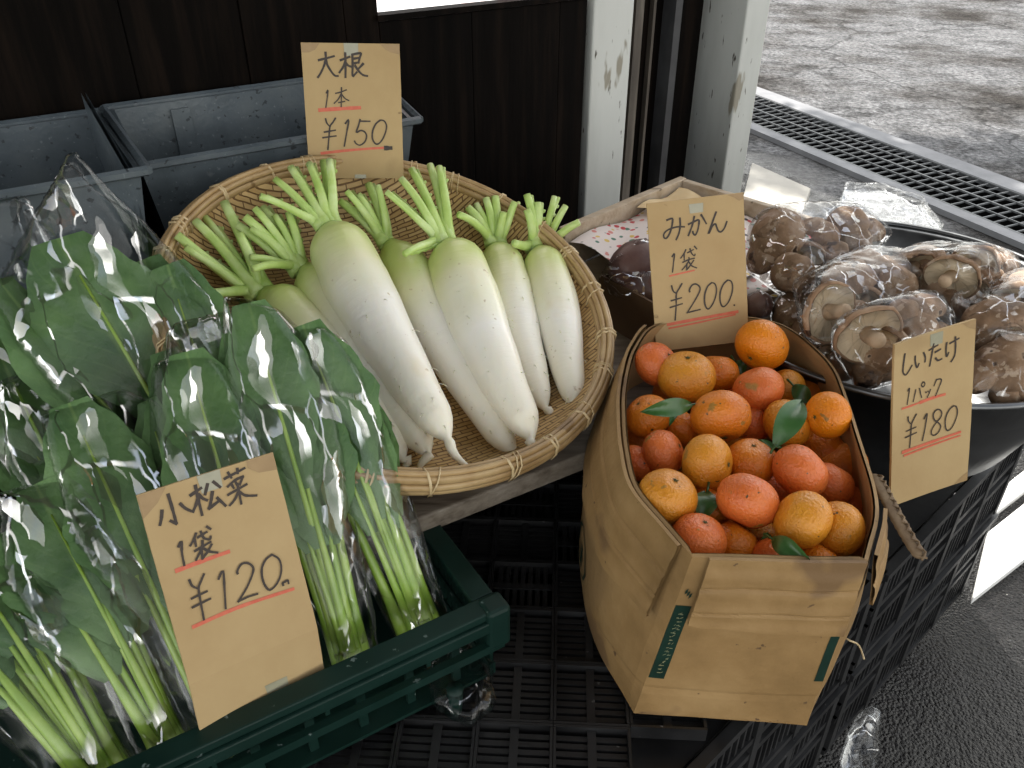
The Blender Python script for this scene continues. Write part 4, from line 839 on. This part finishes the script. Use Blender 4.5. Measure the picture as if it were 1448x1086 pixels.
# mandarins
def mandarin_mesh():
    b = MB(); n, m_ = 20, 28; rows = []
    for i in range(n + 1):
        a = math.pi * i / n; r = math.sin(a) ** .94 * .5 if 0 < i < n else .002; z = math.cos(a) * .5 * .84
        z -= .055 * math.exp(-(a / .26) ** 2); z += .03 * math.exp(-((math.pi - a) / .25) ** 2)
        rows.append([Vector((r * math.cos(2 * math.pi * j / m_) * (1 + .012 * math.sin(5 * 2 * math.pi * j / m_ + i)), r * math.sin(2 * math.pi * j / m_) * (1 + .012 * math.cos(4 * 2 * math.pi * j / m_)), z)) for j in range(m_)])
    b.quad_grid(rows, close=True); return b
def mandarin(cx, cy, w, m, z, label, tilt=None, calyx=True, leaf=None, hgt=None):
    p = pz(cx, cy, z); d = w * (p - O).length / 1225 * 1.06; sd_ = hash01(cx * 1.7 + cy)
    view = (O - p).normalized()
    az = tilt if tilt is not None else sd_ * 6.28
    side = (RT * math.cos(az) + UPV * math.sin(az)); axis = (view * (.25 + .55 * hash01(cx + cy * 3)) + side).normalized() if calyx else (side + view * .1).normalized()
    b = mandarin_mesh(); o = b.build('mandarin', m); o.rotation_mode = 'QUATERNION'; o.rotation_quaternion = axis.to_track_quat('Z', 'Y'); o.location = p; o.scale = (d, d, d * (hgt or 1))
    # bake the scale so parts keep true size
    me = o.data; me.transform(Matrix.Diagonal((d, d, d * (hgt or 1), 1))); o.scale = (1, 1, 1)
    tag(o, label, 'mandarin', 'mandarins in the cardboard box')
    if calyx:
        b = MB(); q = Vector((0, 0, d * .365)); k = len(b.v); pts = []
        for j in range(10):
            r = d * (.062 if j % 2 == 0 else .022); pts.append(q + Vector((r * math.cos(j * .628), r * math.sin(j * .628), d * (.022 if j % 2 == 0 else .008))))
        b.v += [tuple(x) for x in pts] + [tuple(q + Z * d * .03)]
        for j in range(10): b.f.append((k + j, k + (j + 1) % 10, k + 10))
        c = b.build('calyx', 'calyx'); c.parent = o
    return o
def fruit_leaf(o, base, tip, bend, wd, zb, zt):
    a = pz(*base, zb); e = pz(*tip, zt); ax = (e - a); L = ax.length; ax /= L; n = (O - a).normalized(); s = n.cross(ax).normalized(); n = ax.cross(s)
    b = MB(); rows = []
    for i in range(11):
        t = i / 10; ww = wd * math.sin(math.pi * min(1, .06 + t * .94)) ** .85
        rows.append([a + ax * (L * t) + n * (bend * math.sin(math.pi * t) - ww * .35 * abs(x) * -1 - .0 + .002 * math.sin(6 * t + x * 3)) + s * (ww * x) for x in (-1, -.5, 0, .5, 1)])
    b.quad_grid(rows); b.tube([a - ax * .012, a, a + ax * L * .5, a + ax * L * .95], [.0017, .0014, .001, .0005], 5)
    l = b.build('leaf', 'mleaf'); l.parent = o; l.matrix_parent_inverse = world_of(o).inverted(); return l
HI, MID, LOW, DEEP = .722, .708, .688, .668
mand = [
 (928, 515, 62, 'mr', HI, 'dull pinkish mandarin tucked in the rear left corner of the box', .6, True), (970.7, 533, 78, 'my', HI, 'wide mottled tan-orange mandarin lying across its neighbours at the rear left', 1.5, True),
 (1014, 528, 58, 'mo', MID, 'plain orange mandarin just below the bottom edge of the mandarin price card', 1.5, False), (1077, 488, 71, 'mb', HI + .012, 'bright smooth mandarin at the top, just right of the mandarin price card', 4.0, True),
 (1072, 551, 68, 'mr', HI, 'dimpled reddish-orange mandarin below the topmost bright one', 2.0, False), (1108, 549, 56, 'my', LOW, 'yellow-orange mandarin half hidden behind a dimpled reddish one', 2.0, False),
 (916, 589, 64, 'mo', MID, 'freckled orange mandarin against the left wall with a leaf lying across it', 2.2, True), (1019, 589, 80, 'mo', HI + .004, 'large reddish-orange mandarin in the middle of the upper rows with a star scar', 4.9, True),
 (1062, 597, 56, 'mr', LOW, 'small reddish mandarin peeking out right of the large star-scarred one', 1, False), (1113, 599, 66, 'my', MID, 'orange mandarin mostly behind an upright green leaf on the right', .6, True),
 (1171, 587, 61, 'mb', HI + .006, 'bright smooth mandarin resting against the right wall of the box', 3.3, True), (966, 606, 54, 'mo', LOW, 'orange mandarin sunk below a leaf at the left middle', 1, False),
 (938, 640, 63, 'mr', MID, 'coral red speckled mandarin near the left wall', .4, True), (1000, 654, 76, 'my', HI, 'brownish speckled orange mandarin in the centre left, taller than wide', -.1, True),
 (1062, 653, 68, 'mo', MID, 'orange mandarin with a dark blotch in the centre of the box', 1.4, True), (1131, 667, 75, 'mr', HI, 'large smooth coral red mandarin on the right', .7, False),
 (1174, 685, 62, 'mr', LOW, 'reddish mandarin in the shade by the right wall', 1, False), (901, 655, 54, 'mr', LOW, 'dull red mandarin squeezed against the left wall', 1, False),
 (944, 702, 80, 'my', HI, 'yellow-orange glossy mandarin at the lower left wall', 1.1, True), (1057, 708, 82, 'mr', HI + .004, 'biggest reddish mandarin at the lower middle, rough skinned', 4.3, False),
 (1135, 735, 78, 'my', HI + .004, 'mottled yellow mandarin at the lower right, with green-grey stains', 2.5, False), (1184, 748, 70, 'my', MID, 'yellow mandarin with a dark calyx in the front right corner', 2.9, True),
 (1003, 718, 58, 'mo', LOW, 'orange mandarin deep between two big ones, with a dark leaf on its left', 1, False), (988, 762, 74, 'mr', MID, 'reddish mandarin at the front left rim of the box', 1.2, True),
 (1039, 770, 64, 'mo', LOW, 'dull orange mandarin at the front, right of a reddish one', 1, False), (1073, 757, 56, 'my', DEEP, 'small yellow mandarin deep at the front beside a leaf', 1, False),
 (1099, 795, 70, 'mr', LOW, 'dark orange mandarin cut off by the front rim of the box', 1, False), (1158, 797, 56, 'mo', LOW, 'orange mandarin at the front rim, right of the front leaf', 1, False)]
mo = {}
for i, (x, y, w_, m, z, lab, ti, ca) in enumerate(mand): mo[i] = mandarin(x, y, w_, m, z, lab, ti, ca)
fruit_leaf(mo[6], (978, 572), (905, 583), .012, .0115, .742, .745); fruit_leaf(mo[6], (955, 580), (946, 604), .006, .005, .735, .73)
fruit_leaf(mo[9], (1096, 630), (1133, 566), .012, .016, .738, .765); fruit_leaf(mo[9], (1098, 632), (1066, 626), .004, .006, .730, .722)
fruit_leaf(mo[5], (1122, 545), (1146, 570), .006, .012, .715, .70)
fruit_leaf(mo[21], (1092, 762), (1150, 797), .012, .010, .722, .732); fruit_leaf(mo[21], (1094, 764), (1072, 770), .004, .010, .70, .70)
fruit_leaf(mo[22], (1000, 695), (992, 738), .006, .014, .715, .70)
fruit_leaf(mo[3], (1040, 512), (1052, 530), .004, .014, .70, .69)
rnd = random.Random(4)
for (x, y) in ((950, 560), (1045, 560), (905, 620), (985, 690), (1090, 690), (1150, 620), (1165, 640), (1030, 740), (1110, 760), (975, 730), (1200, 720), (1040, 620), (1000, 560), (1140, 560), (1190, 660)):
    mandarin(x, y, 66, rnd.choice(['mo', 'mr', 'my']), .648, 'mandarin buried under the top layer, only slivers of peel showing between others', None, False)
# ------------------------------------------------------------------ films from hulls
def hull_film(pts, voxel, amp, freq, axis, stretch, seed, smooth=6, grow=0.0):
    bm = bmesh.new()
    for p in pts: bm.verts.new(p)
    r_ = bmesh.ops.convex_hull(bm, input=bm.verts)
    for v in [v for v in bm.verts if not v.link_faces]: bm.verts.remove(v)
    me = bpy.data.meshes.new('tmp'); bm.to_mesh(me); bm.free()
    o = bpy.data.objects.new('tmp', me); COL.objects.link(o)
    md = o.modifiers.new('r', 'REMESH'); md.mode = 'VOXEL'; md.voxel_size = voxel
    md = o.modifiers.new('s', 'SMOOTH'); md.iterations = smooth; md.factor = .5
    dg = bpy.context.evaluated_depsgraph_get(); dg.update()
    me2 = bpy.data.meshes.new_from_object(o.evaluated_get(dg)); bpy.data.objects.remove(o); bpy.data.meshes.remove(me)
    a = axis.normalized(); out = MB(); S_ = Vector((seed * 3.7, seed * 1.3, 0))
    for v in me2.vertices:
        p = v.co; q = p - a * (p.dot(a) * (1 - stretch)); wv = noise.noise_vector(q * freq * .6 + S_) * .6
        x = q * freq + S_ + wv
        rg = 1 - 2 * abs(noise.noise(x)); rg2 = 1 - 2 * abs(noise.noise(x * 2.3 + Vector((5, 1, 7))))
        out.v.append(tuple(p + v.normal * (grow + amp * (rg * .7 + rg2 * .4))))
    out.f = [tuple(p.vertices) for p in me2.polygons]; bpy.data.meshes.remove(me2)
    return out
# ------------------------------------------------------------------ bags of komatsuna
def solve_tip(B, x, y, L):
    d = ray(x, y).normalized(); oc = O - B; bq = oc.dot(d); cq = oc.dot(oc) - L * L; D = bq * bq - cq
    return O + d * (-bq - math.sqrt(D)) if D > 0 else O + d * (-bq)
def bag(base, tip, zb, incl, width, nleaf, label, seed, corners=(), lw=.055, blade0=.50, front=None, lean=0, zofs=0):
    rnd = random.Random(seed)
    B = pz(*base, zb); T = pp(*tip, B, V * math.sin(R(incl)) + Z * math.cos(R(incl))); a = (T - B); L = a.length; a /= L
    n = (O - B.lerp(T, .5)).normalized(); n = (n - a * n.dot(a)).normalized(); s = n.cross(a).normalized()
    if s.x < 0: s = -s
    t = thing('komatsuna_bag', B, label, 'bag of greens', 'clear bags of leafy greens in the green crate')
    hull = []
    for i in range(nleaf):
        fr = (i + .5) / nleaf - .5; layer = (i * 0.618) % 1      # spread sideways, stacked in depth
        if front and i < len(front): fr, layer, ll, ww = front[i]
        else: ll = rnd.uniform(.80, 1.0) - .12 * layer; ww = lw * rnd.uniform(.85, 1.15)
        dn = (layer - .5) * .034; lt = fr * width
        b0 = B + s * (fr * .030 + rnd.uniform(-.006, .006)) + n * (dn * .5)
        tb = blade0 * rnd.uniform(.84, 1.05)
        def path(f): return b0 + a * (L * ll * f) + s * (lt * f ** 1.15 * .80) + n * (dn * f + .016 * math.sin(math.pi * f) + (-.02 * max(0, f - .6)))
        # blade
        bl_ = MB(); rows = []; NI, NJ = 15, 9; tw = rnd.uniform(-.35, .35) + fr * .9; cup = rnd.uniform(.10, .28); ph = rnd.uniform(0, 9)
        for k in range(NI + 1):
            u_ = k / NI; f = tb + (1 - tb) * u_; p = path(f)
            w0 = ww * (math.sin(math.pi * min(1, .10 + .86 * u_)) ** .62) * (.42 + .58 * min(1, u_ * 1.9)) if u_ < .97 else ww * .36
            sx = (s * math.cos(tw) + n * math.sin(tw)); nx_ = (n * math.cos(tw) - s * math.sin(tw))
            row = []
            for j in range(NJ):
                x = j / (NJ - 1) * 2 - 1
                ed = 1 + .05 * math.sin(k * 1.9 + ph) * abs(x)
                z_ = -cup * w0 * (x * x) + .004 * math.sin(u_ * 9 + x * 2.2 + ph) * abs(x) + .0022 * noise.noise(Vector((u_ * 8 + ph, x * 4, 1))) - .003 * math.exp(-(x / .12) ** 2)
                row.append(p + sx * (w0 * x * ed) + nx_ * z_)
            rows.append(row)
        bl_.quad_grid(rows, ([j / (NJ - 1) for j in range(NJ)], [k / NI for k in range(NI + 1)]))
        lf = bl_.build('leaf', 'leaf', t)
        st = MB(); pts = [path(tb * k / 9) for k in range(9)] + [path(tb), path(tb + (1 - tb) * .35), path(tb + (1 - tb) * .8)]
        r0 = rnd.uniform(.0042, .0064)
        st.tube(pts, [r0 * 1.5, r0 * 1.35, r0 * 1.15, r0, r0 * .95, r0 * .9, r0 * .85, r0 * .8, r0 * .72, r0 * .62, r0 * .42, r0 * .2], 8, .7, nrm=n)
        st.build('stalk', 'stalk', lf)
        for k in (2, 6, 10, 14): hull += [rows[k][1] + n * .004, rows[k][-2] + n * .004, rows[k][4] - n * .004, rows[k][4] + n * .006]
        hull += [pts[0] + n * .012, pts[0] - n * .010, pts[4] + n * .008]
    b = MB(); b.tube([B - a * .016, B - a * .004, B + a * .012], [.010, .0155, .017], 12); b.build('root_end', 'stalk', t)
    hull += [B - a * .03 + s * .03, B - a * .03 - s * .03]
    for (x, y) in corners:
        q = pp(x, y, T + n * .004, n); hull += [q + n * .002, q - n * .002]
    b = hull_film(hull, .0052, .0036, 19, a, .25, seed, 7, .0015)
    fm = Matrix((s, a.cross(s), a)).transposed().to_4x4(); fm.translation = B
    fo = b.build('clear_film', 'film', None); fo.data.transform(fm.inverted()); fo.rotation_euler = fm.to_euler(); fo.location = B   # film frame along the bag, so its glints run lengthwise
    fo.parent = t; fo.matrix_parent_inverse = world_of(t).inverted()
    return t
bag((598, 887), (432, 458), .545, 58, .036, 14, 'bag of greens at the right end of the crate, its big leaf overlapping the basket', 11, [(398, 470), (486, 480)], .030, .50, front=[(-.05, .95, 1.0, .053), (.32, .70, .92, .032), (-.60, .5, .93, .04)])
bag((496, 932), (352, 430), .55, 56, .060, 14, 'bag of greens second from the right, right of the greens price card', 12, [(318, 420), (398, 440)], .044, .50, front=[(.0, .95, 1.0, .05), (.6, .5, .88, .036)])
bag((408, 990), (262, 500), .55, 52, .060, 14, 'bag of greens rising behind the right half of the greens price card', 13, [(222, 515), (312, 515)], .044, .50, front=[(.05, .95, 1.0, .052)])
bag((318, 1030), (116, 566), .55, 50, .060, 14, 'bag of greens with a long tall leaf left of the greens price card', 14, [(60, 590), (172, 552)], .044, .50, front=[(-.10, .95, 1.0, .054), (.7, .6, .94, .036)])
bag((240, 1062), (42, 690), .55, 50, .060, 15, 'bag of greens with a shiny crumpled film top, lower left of its card', 15, [(-2, 700), (84, 685)], .044, .50, front=[(.0, .95, 1.0, .052)])
bag((150, 1105), (-75, 770), .55, 50, .075, 16, 'lowest bag of greens in the left corner, showing mostly pale stalks', 16, [], .04, .66)
bag((330, 730), (132, 322), .60, 61, .075, 8, 'rear bag of greens with two broad leaves and an empty pointed film top', 17, [(102, 212), (262, 460), (80, 330)], .056, .38, front=[(-.45, .95, 1.0, .084), (.62, 1.0, .82, .058), (-1.3, .7, .95, .06)])
bag((150, 790), (-20, 400), .60, 54, .075, 9, 'rear bag of greens at the left edge with a flared film mouth', 18, [(-60, 290), (40, 275), (60, 340)], .056, .40)
bag((395, 800), (266, 462), .60, 65, .060, 8, 'rear bag of greens squeezed between the basket and the taller bags', 19, [(246, 460), (322, 440)], .042, .42)
bag((210, 830), (40, 556), .58, 52, .07, 9, 'middle bag of greens at the left, behind the long tall leaf', 20, [(0, 540), (88, 515)], .05, .40)
# ------------------------------------------------------------------ shiitake bowl and packs
WZ = .70
WC = pz(1392, 430, WZ); WR = (pz(1392, 574, WZ) - WC).length
WR = .315
WC = pz(1392, 574, WZ) + Vector((-.0, WR, 0))
bw = thing('metal_bowl', Vector((WC.x, WC.y, .472)), 'wide round metal bowl holding the packs of mushrooms', 'bowl')
b = MB(); NB = 96
pr = [(.0, .474), (.19, .474), (.215, .482), (.24, .51), (.278, .60), (WR - .012, WZ - .006), (WR, WZ), (WR + .004, WZ - .004), (WR - .008, WZ - .010), (.272, .59), (.235, .50), (.212, .472), (.19, .466), (.0, .466)]
b.quad_grid([[Vector((WC.x + max(r, .002) * math.cos(2 * math.pi * j / NB), WC.y + max(r, .002) * math.sin(2 * math.pi * j / NB), z)) for j in range(NB)] for r, z in pr], close=True)
b.build('bowl_body', 'steel', bw)
b = MB(); b.tube([Vector((WC.x + (WR + .003) * math.cos(2 * math.pi * j / 96), WC.y + (WR + .003) * math.sin(2 * math.pi * j / 96), WZ)) for j in range(97)], .0055, 8, caps=False); b.build('rim', 'steel', bw)
def mushroom(parent, cx, cy, w, z, face, hull):
    """face: tuple (screen right, screen up, towards camera) for the cap's outer side"""
    p = pz(cx, cy, z); R_ = w * .98 * (p - O).length / 1225 / 2; view = (O - p).normalized(); up_ = (UPV - view * UPV.dot(view)).normalized(); rt_ = up_.cross(view)
    ax = (rt_ * face[0] + up_ * face[1] + view * face[2]).normalized()
    q = ax.to_track_quat('Z', 'Y').to_matrix(); sd_ = cx * .37 + cy
    prof = [(.03, .56), (.3, .54), (.55, .46), (.76, .32), (.92, .12), (.99, -.05), (.985, -.13), (.95, -.165), (.90, -.15)]
    def P(r, a, h):
        k = 1 + .13 * noise.noise(Vector((math.cos(a) * 1.1, math.sin(a) * 1.1, sd_))) + .03 * noise.noise(Vector((math.cos(a) * 4, math.sin(a) * 4, sd_))); hh = h + .13 * noise.noise(Vector((r * 2 * math.cos(a), r * 2 * math.sin(a), sd_ + 4)))
        return p + q @ Vector((r * R_ * k * math.cos(a), r * R_ * k * math.sin(a), (hh - .1) * R_))
    n = 30; b = MB(); b.quad_grid([[P(r, 2 * math.pi * j / n, h) for j in range(n)] for r, h in prof], close=True)
    cap = b.build('mushroom', 'cap', parent)
    n = 100; b = MB(); gp = [(.89, -.16), (.78, -.07), (.55, .03), (.30, .05), (.12, .02)]
    b.quad_grid([[P(r, 2 * math.pi * j / n, h + (.045 if j % 2 else 0) * (1 if 0 < i < 4 else 0)) for j in range(n)] for i, (r, h) in enumerate(gp)], ([j / n for j in range(n + 1)], [i / 4 for i in range(5)]), close=True); b.build('gills', 'gill', cap)
    b = MB(); a0 = p + q @ Vector((0, 0, -.12 * R_)); e = p + q @ Vector((.12 * R_ * math.sin(sd_), .15 * R_, -.80 * R_)); m1 = a0.lerp(e, .5) + q @ Vector((.05 * R_, 0, 0))
    b.tube([a0, m1, a0.lerp(e, .85), e, e + (e - a0).normalized() * R_ * .03], [R_ * .27, R_ * .23, R_ * .25, R_ * .21, R_ * .06], 12); b.build('stem', 'mstem', cap)
    for j in range(10):
        a = j * .628
        hull += [P(1.05, a, .1), P(.6, a, .60), P(.6, a, -.35)]
    return cap
def pack(label, ms, corners, seed):
    cx = sum(m[0] for m in ms) / len(ms); cy = sum(m[1] for m in ms) / len(ms); base = pz(cx, cy, WZ - .03)
    t = thing('shiitake_pack', base, label, 'mushroom pack', 'film-wrapped packs of shiitake mushrooms'); hull = []
    for m in ms: mushroom(t, m[0], m[1], m[2], m[3], m[4], hull)
    for (x, y, z) in corners: q = pz(x, y, z); hull += [q, q + Z * .003]
    b = hull_film(hull, .0052, .0030, 26, Vector((1, .3, .1)), .6, seed, 4, .001); b.build('clear_film', 'pack', t)
    return t
up_c, back, left, right, away = (0, .9, .5), (0, .6, -.7), (-.7, .4, .3), (.6, .5, .3), (0, .3, -.95)
pack('rear left mushroom pack with a large round cap leaning over the bowl rim', [(1097, 332, 80, .79, (-.35, .3, .85)), (1120, 388, 64, .755, (-.2, -.3, .8)), (1146, 356, 46, .765, (.3, .6, -.5)), (1200, 310, 58, .79, (.1, .8, .5)), (1168, 330, 40, .78, (.2, .3, .7)), (1212, 340, 46, .765, (.3, .2, .8)), (1176, 356, 44, .76, (-.2, .5, .5)), (1075, 362, 52, .755, (-.5, .2, .7)), (1232, 322, 42, .775, (.4, .6, .5)), (1190, 378, 48, .75, (.1, .1, .9)), (1150, 318, 40, .785, (0, .8, .4))], [(1262, 330, .76), (1140, 290, .79)], 31)
pack('mushroom pack showing one upright pale gilled cap at its left end', [(1168, 440, 88, .765, (-.62, .22, -.66)), (1200, 390, 72, .775, (0, .8, .5)), (1226, 418, 46, .755, (.2, .7, -.5)), (1256, 378, 62, .775, (.1, .9, .3)), (1268, 408, 58, .765, (.2, -.2, .9)), (1290, 400, 44, .755, (.4, .6, .4)), (1210, 448, 48, .745, (.3, -.3, .8)), (1240, 448, 44, .745, (0, .5, -.6)), (1222, 366, 48, .78, (-.1, .9, .3)), (1290, 372, 42, .765, (.3, .7, -.5))], [(1122, 400, .78), (1145, 470, .70)], 32)
pack('front mushroom pack with a big gilled cap facing the viewer above the mushroom price card', [(1226, 470, 92, .765, (-.34, .46, -.72)), (1262, 475, 50, .755, (.4, .6, -.3)), (1250, 515, 62, .72, (.3, -.5, .7)), (1308, 432, 54, .775, (.1, .8, .4)), (1300, 466, 54, .755, (.2, .1, .9)), (1330, 470, 44, .75, (.4, .6, .4)), (1286, 500, 50, .725, (.2, -.1, .9)), (1276, 436, 44, .775, (-.1, .8, .5)), (1318, 498, 48, .72, (.3, .2, .8)), (1225, 530, 44, .705, (-.3, -.3, .8))], [(1322, 412, .78)], 33)
pack('small mushroom pack low inside the left edge of the metal bowl', [(1118, 440, 56, .70, (-.3, .3, .9)), (1140, 475, 52, .68, (-.2, .1, .95)), (1165, 505, 54, .67, (-.3, .5, -.6)), (1135, 415, 46, .72, (.2, .7, .4)), (1195, 515, 48, .68, (.2, -.1, .9))], [(1110, 425, .69)], 37)
pack('rear right mushroom pack with a pale cap turned underside up', [(1291, 372, 56, .78, (-.2, .75, -.5)), (1348, 388, 70, .79, (.30, .50, -.72)), (1380, 368, 58, .79, (.2, .6, -.7)), (1398, 398, 52, .765, (.3, .3, .8)), (1320, 410, 44, .755, (0, -.2, .9)), (1310, 362, 50, .785, (0, .9, .4)), (1352, 430, 52, .745, (.1, .1, .95)), (1300, 400, 44, .755, (-.3, .2, .9)), (1415, 372, 46, .775, (.3, .8, .3)), (1378, 410, 42, .76, (.2, .5, -.6))], [(1425, 400, .76)], 34)
pack('right mushroom pack in loose film reaching the edge of the photo', [(1397, 450, 64, .765, (-.1, .5, .85)), (1436, 418, 58, .775, (.1, .7, -.5)), (1440, 456, 58, .765, (.3, .2, .9)), (1420, 474, 42, .75, (-.3, .5, -.4)), (1475, 440, 62, .765, (.2, .5, .7)), (1462, 470, 54, .745, (.3, 0, .9)), (1408, 428, 42, .77, (-.2, .8, .4)), (1382, 478, 44, .74, (-.5, 0, .7)), (1455, 398, 52, .78, (.2, .9, .2))], [(1345, 420, .77), (1352, 450, .755)], 35)
pack('front right mushroom pack with a dark cap near the bright bowl rim', [(1424, 512, 80, .735, (-.1, .3, .9)), (1380, 530, 52, .715, (-.4, .3, .6)), (1470, 500, 66, .74, (.1, .5, .8)), (1460, 545, 50, .70, (.1, 0, 1)), (1405, 480, 44, .74, (.1, .6, -.5)), (1440, 556, 44, .70, (0, -.2, .9)), (1398, 510, 46, .735, (-.4, .4, .6)), (1452, 480, 50, .75, (.1, .7, .5)), (1420, 560, 40, .695, (-.2, -.2, .9))], [(1374, 560, .69), (1395, 548, .69)], 36)
# ------------------------------------------------------------------ wooden box with printed paper, brown box with purple roots
wc = [pz(790, 322, .74), pz(962, 250, .74), pz(1075, 303, .74)]
WA = (wc[1] - wc[0]).normalized(); WB = Vector((WA.y, -WA.x, 0)); wl = (wc[1] - wc[0]).length; wdp = .34
wb = thing('wooden_box', wc[0].lerp(wc[1], .5) + WB * .15 - Z * .2, 'pale shallow wooden box lined with printed paper, behind the mandarin price card', 'box')
def wp(a, c, z): return Vector((wc[0].x, wc[0].y, 0)) + WA * a + WB * c + Z * z
for nm, (p, q) in {'rear_board': (wp(0, 0, .66), wp(wl, .016, .742)), 'side_board': (wp(wl - .016, .0165, .66), wp(wl, wdp, .740)), 'bottom_board': (wp(.002, .017, .648), wp(wl - .001, wdp, .659))}.items():
    b = MB(); b.span(p, q, WA, WB, Z); b.build(nm, 'palewood', wb, False, bevel=.002)
b = MB(); b.quad_grid([[wp(.02 + .005 * math.sin(i), .02 + .028 * i, .70 + .006 * math.sin(i * 1.7 + j * .9) + (.02 if i == 0 else 0)) if False else wp(.01 + (wl - .03) * j / 12, .020 + .030 * i, .715 + .007 * math.sin(i * 1.3 + j * .8)) for j in range(13)] for i in range(11)])
b.build('printed_paper', 'print', wb)
b = MB(); b.quad_grid([[wp(.20 + .02 * j, .022 + .02 * i, .728 + .006 * math.sin(i + j)) for j in range(8)] for i in range(7)]); b.build('yellow_paper', mat('yellow_paper', (.62, .43, .20), .6, .3, cols=[(.72, .58, .36)], scale=10), wb)
crate(Vector((.30, 1.50, 0)), WA, WB, .42, .38, .36, .645, 'black plastic crate supporting the pale wooden box', False)
crate(Vector((.30, 1.50, 0)), WA, WB, .42, .38, .002, .355, 'lowest black plastic crate below the pale wooden box', False)
bx = thing('brown_carton', Vector((.22, 1.22, .50)), 'dark brown carton between the bamboo basket and the mandarin box', 'box')
c0 = pz(852, 388, .715); c1 = pz(925, 427, .715); CA = (c1 - c0).normalized(); CB = Vector((-CA.y, CA.x, 0))
def cp(a, c, z): return Vector((c0.x, c0.y, 0)) + CA * a + CB * c + Z * z
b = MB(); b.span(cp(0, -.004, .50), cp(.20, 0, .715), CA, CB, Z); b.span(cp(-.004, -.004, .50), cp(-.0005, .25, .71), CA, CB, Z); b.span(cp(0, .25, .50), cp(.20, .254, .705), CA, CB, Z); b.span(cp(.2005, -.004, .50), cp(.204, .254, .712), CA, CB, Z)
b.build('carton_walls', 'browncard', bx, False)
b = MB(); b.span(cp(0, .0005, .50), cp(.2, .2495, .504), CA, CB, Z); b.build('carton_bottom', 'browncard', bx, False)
def roots(items, label, seed, film=True):
    t = thing('purple_root_bag', items[0][0], label, 'bag of roots', 'film bags of purple roots'); hull = []
    for (p, q, r) in items:
        b = MB(); pts = [p.lerp(q, i / 9) for i in range(10)]; b.tube(pts, [r * (.12 + .88 * math.sin(math.pi * (.06 + .88 * i / 9)) ** .7) for i in range(10)], 18); b.build('root', 'root', t)
        for x in (p, p.lerp(q, .5), q):
            for d in (Vector((1, 0, 0)), Vector((-1, 0, 0)), Vector((0, 1, 0)), Vector((0, -1, 0)), Z): hull.append(x + d * r * (1.1 if x is not p and x is not q else .5))
    b = hull_film(hull, .006, .003, 24, Vector((1, 0, 0)), .6, seed, 4, .002); b.build('clear_film', 'pack', t); return t
roots([(pz(868, 385, .735), pz(935, 360, .735), .040), (pz(880, 415, .70), pz(950, 395, .70), .042), (pz(930, 420, .69), pz(960, 370, .72), .035)], 'film bag of dark purple roots in the brown carton, left of the mandarin price card', 41)
roots([(pz(1062, 425, .70), pz(1085, 440, .70), .024), (pz(1050, 430, .68), pz(1070, 445, .68), .024)], 'small film bag of purple roots peeking out right of the mandarin price card', 42)
b = MB(); b.quad_grid([[pz(1045 + 12 * j, 350 + 14 * i, .70 + .004 * math.sin(i * 2 + j)) for j in range(6)] for i in range(6)])
o = b.build('paper_sheet', 'print'); tag(o, 'pink printed paper sheet right of the mandarin price card', 'paper sheet')
md = o.modifiers.new('t', 'SOLIDIFY'); md.thickness = .001
# ------------------------------------------------------------------ loose plastic, a white board and sun-patch slabs
def crumple(name, px, z, label, m, seed, h=.05, amp=.008):
    hull = []
    for (x, y) in px: p = pz(x, y, z); hull += [p, p + Z * h * (.4 + .6 * hash01(x + y))]
    b = hull_film(hull, .009, amp, 18, Vector((1, 0, 0)), 1, seed, 2); return tag(b.build(name, m), label, 'plastic bag')
crumple('plastic_bag', [(1182, 300), (1195, 268), (1250, 268), (1300, 292), (1330, 330), (1280, 340), (1220, 330)], .40, 'crumpled clear plastic bag behind the mushroom packs', 'ice', 51, .035, .006)
crumple('plastic_wrap', [(600, 960), (640, 900), (690, 905), (700, 1000), (665, 1030), (620, 1010)], .49, 'crumpled clear plastic hanging under the corner of the green crate', 'wrap', 52, .03, .006)
crumple('plastic_cup', [(1185, 1086), (1200, 1040), (1225, 1022), (1238, 1030), (1235, 1090), (1200, 1110)], .30, 'clear plastic sleeve on the lower crate corner by the wet ground', 'wrap', 53, .06, .004)
wbd = MB(); p_ = [pz(1060, 252, .0), pz(1142, 290, .0), pz(1125, 340, .0), pz(1040, 330, 0)]
k = wbd.quad_grid([[p + Z * .02 for p in p_], [p + Z * .075 for p in p_]], close=True); wbd.cap([k + 4, k + 5, k + 6, k + 7]); wbd.cap([k + 3, k + 2, k + 1, k])
o = wbd.build('foam_board', mat('cream_board', (.36, .345, .31), .7, .2, cols=[(.46, .44, .40)], scale=9), None, False, bevel=.006); tag(o, 'white foam board lying on the wet ground beside the right steel post', 'foam board')
for (q, lab) in (([(1375, 848), (1397, 752), (1490, 678), (1520, 735)], 'larger white slab shaped as a sun patch beside the crates at the right edge'), ([(1402, 730), (1413, 692), (1490, 632), (1500, 655)], 'smaller white slab shaped as a sun patch at the right edge, behind the larger one')):
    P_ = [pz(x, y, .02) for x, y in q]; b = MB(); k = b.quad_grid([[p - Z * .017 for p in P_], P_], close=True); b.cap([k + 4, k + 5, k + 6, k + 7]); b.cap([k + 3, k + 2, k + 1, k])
    o = b.build('sun_patch_slab', 'foam', None, False, bevel=.003); tag(o, lab, 'sun-patch slab', 'white sun-patch slabs')  # slabs added in the shape of bright sunlit patches on the ground
b = MB(); sp_ = [pz(1190, 897, .456), pz(1200, 905, .463), pz(1214, 912, .458), pz(1222, 932, .455)]
b.tube(catmull(sp_, 12), .0013, 5)
o = b.build('straw_stalk', 'bind'); tag(o, 'thin yellow straw lying on the crate right of the mandarin box', 'straw')
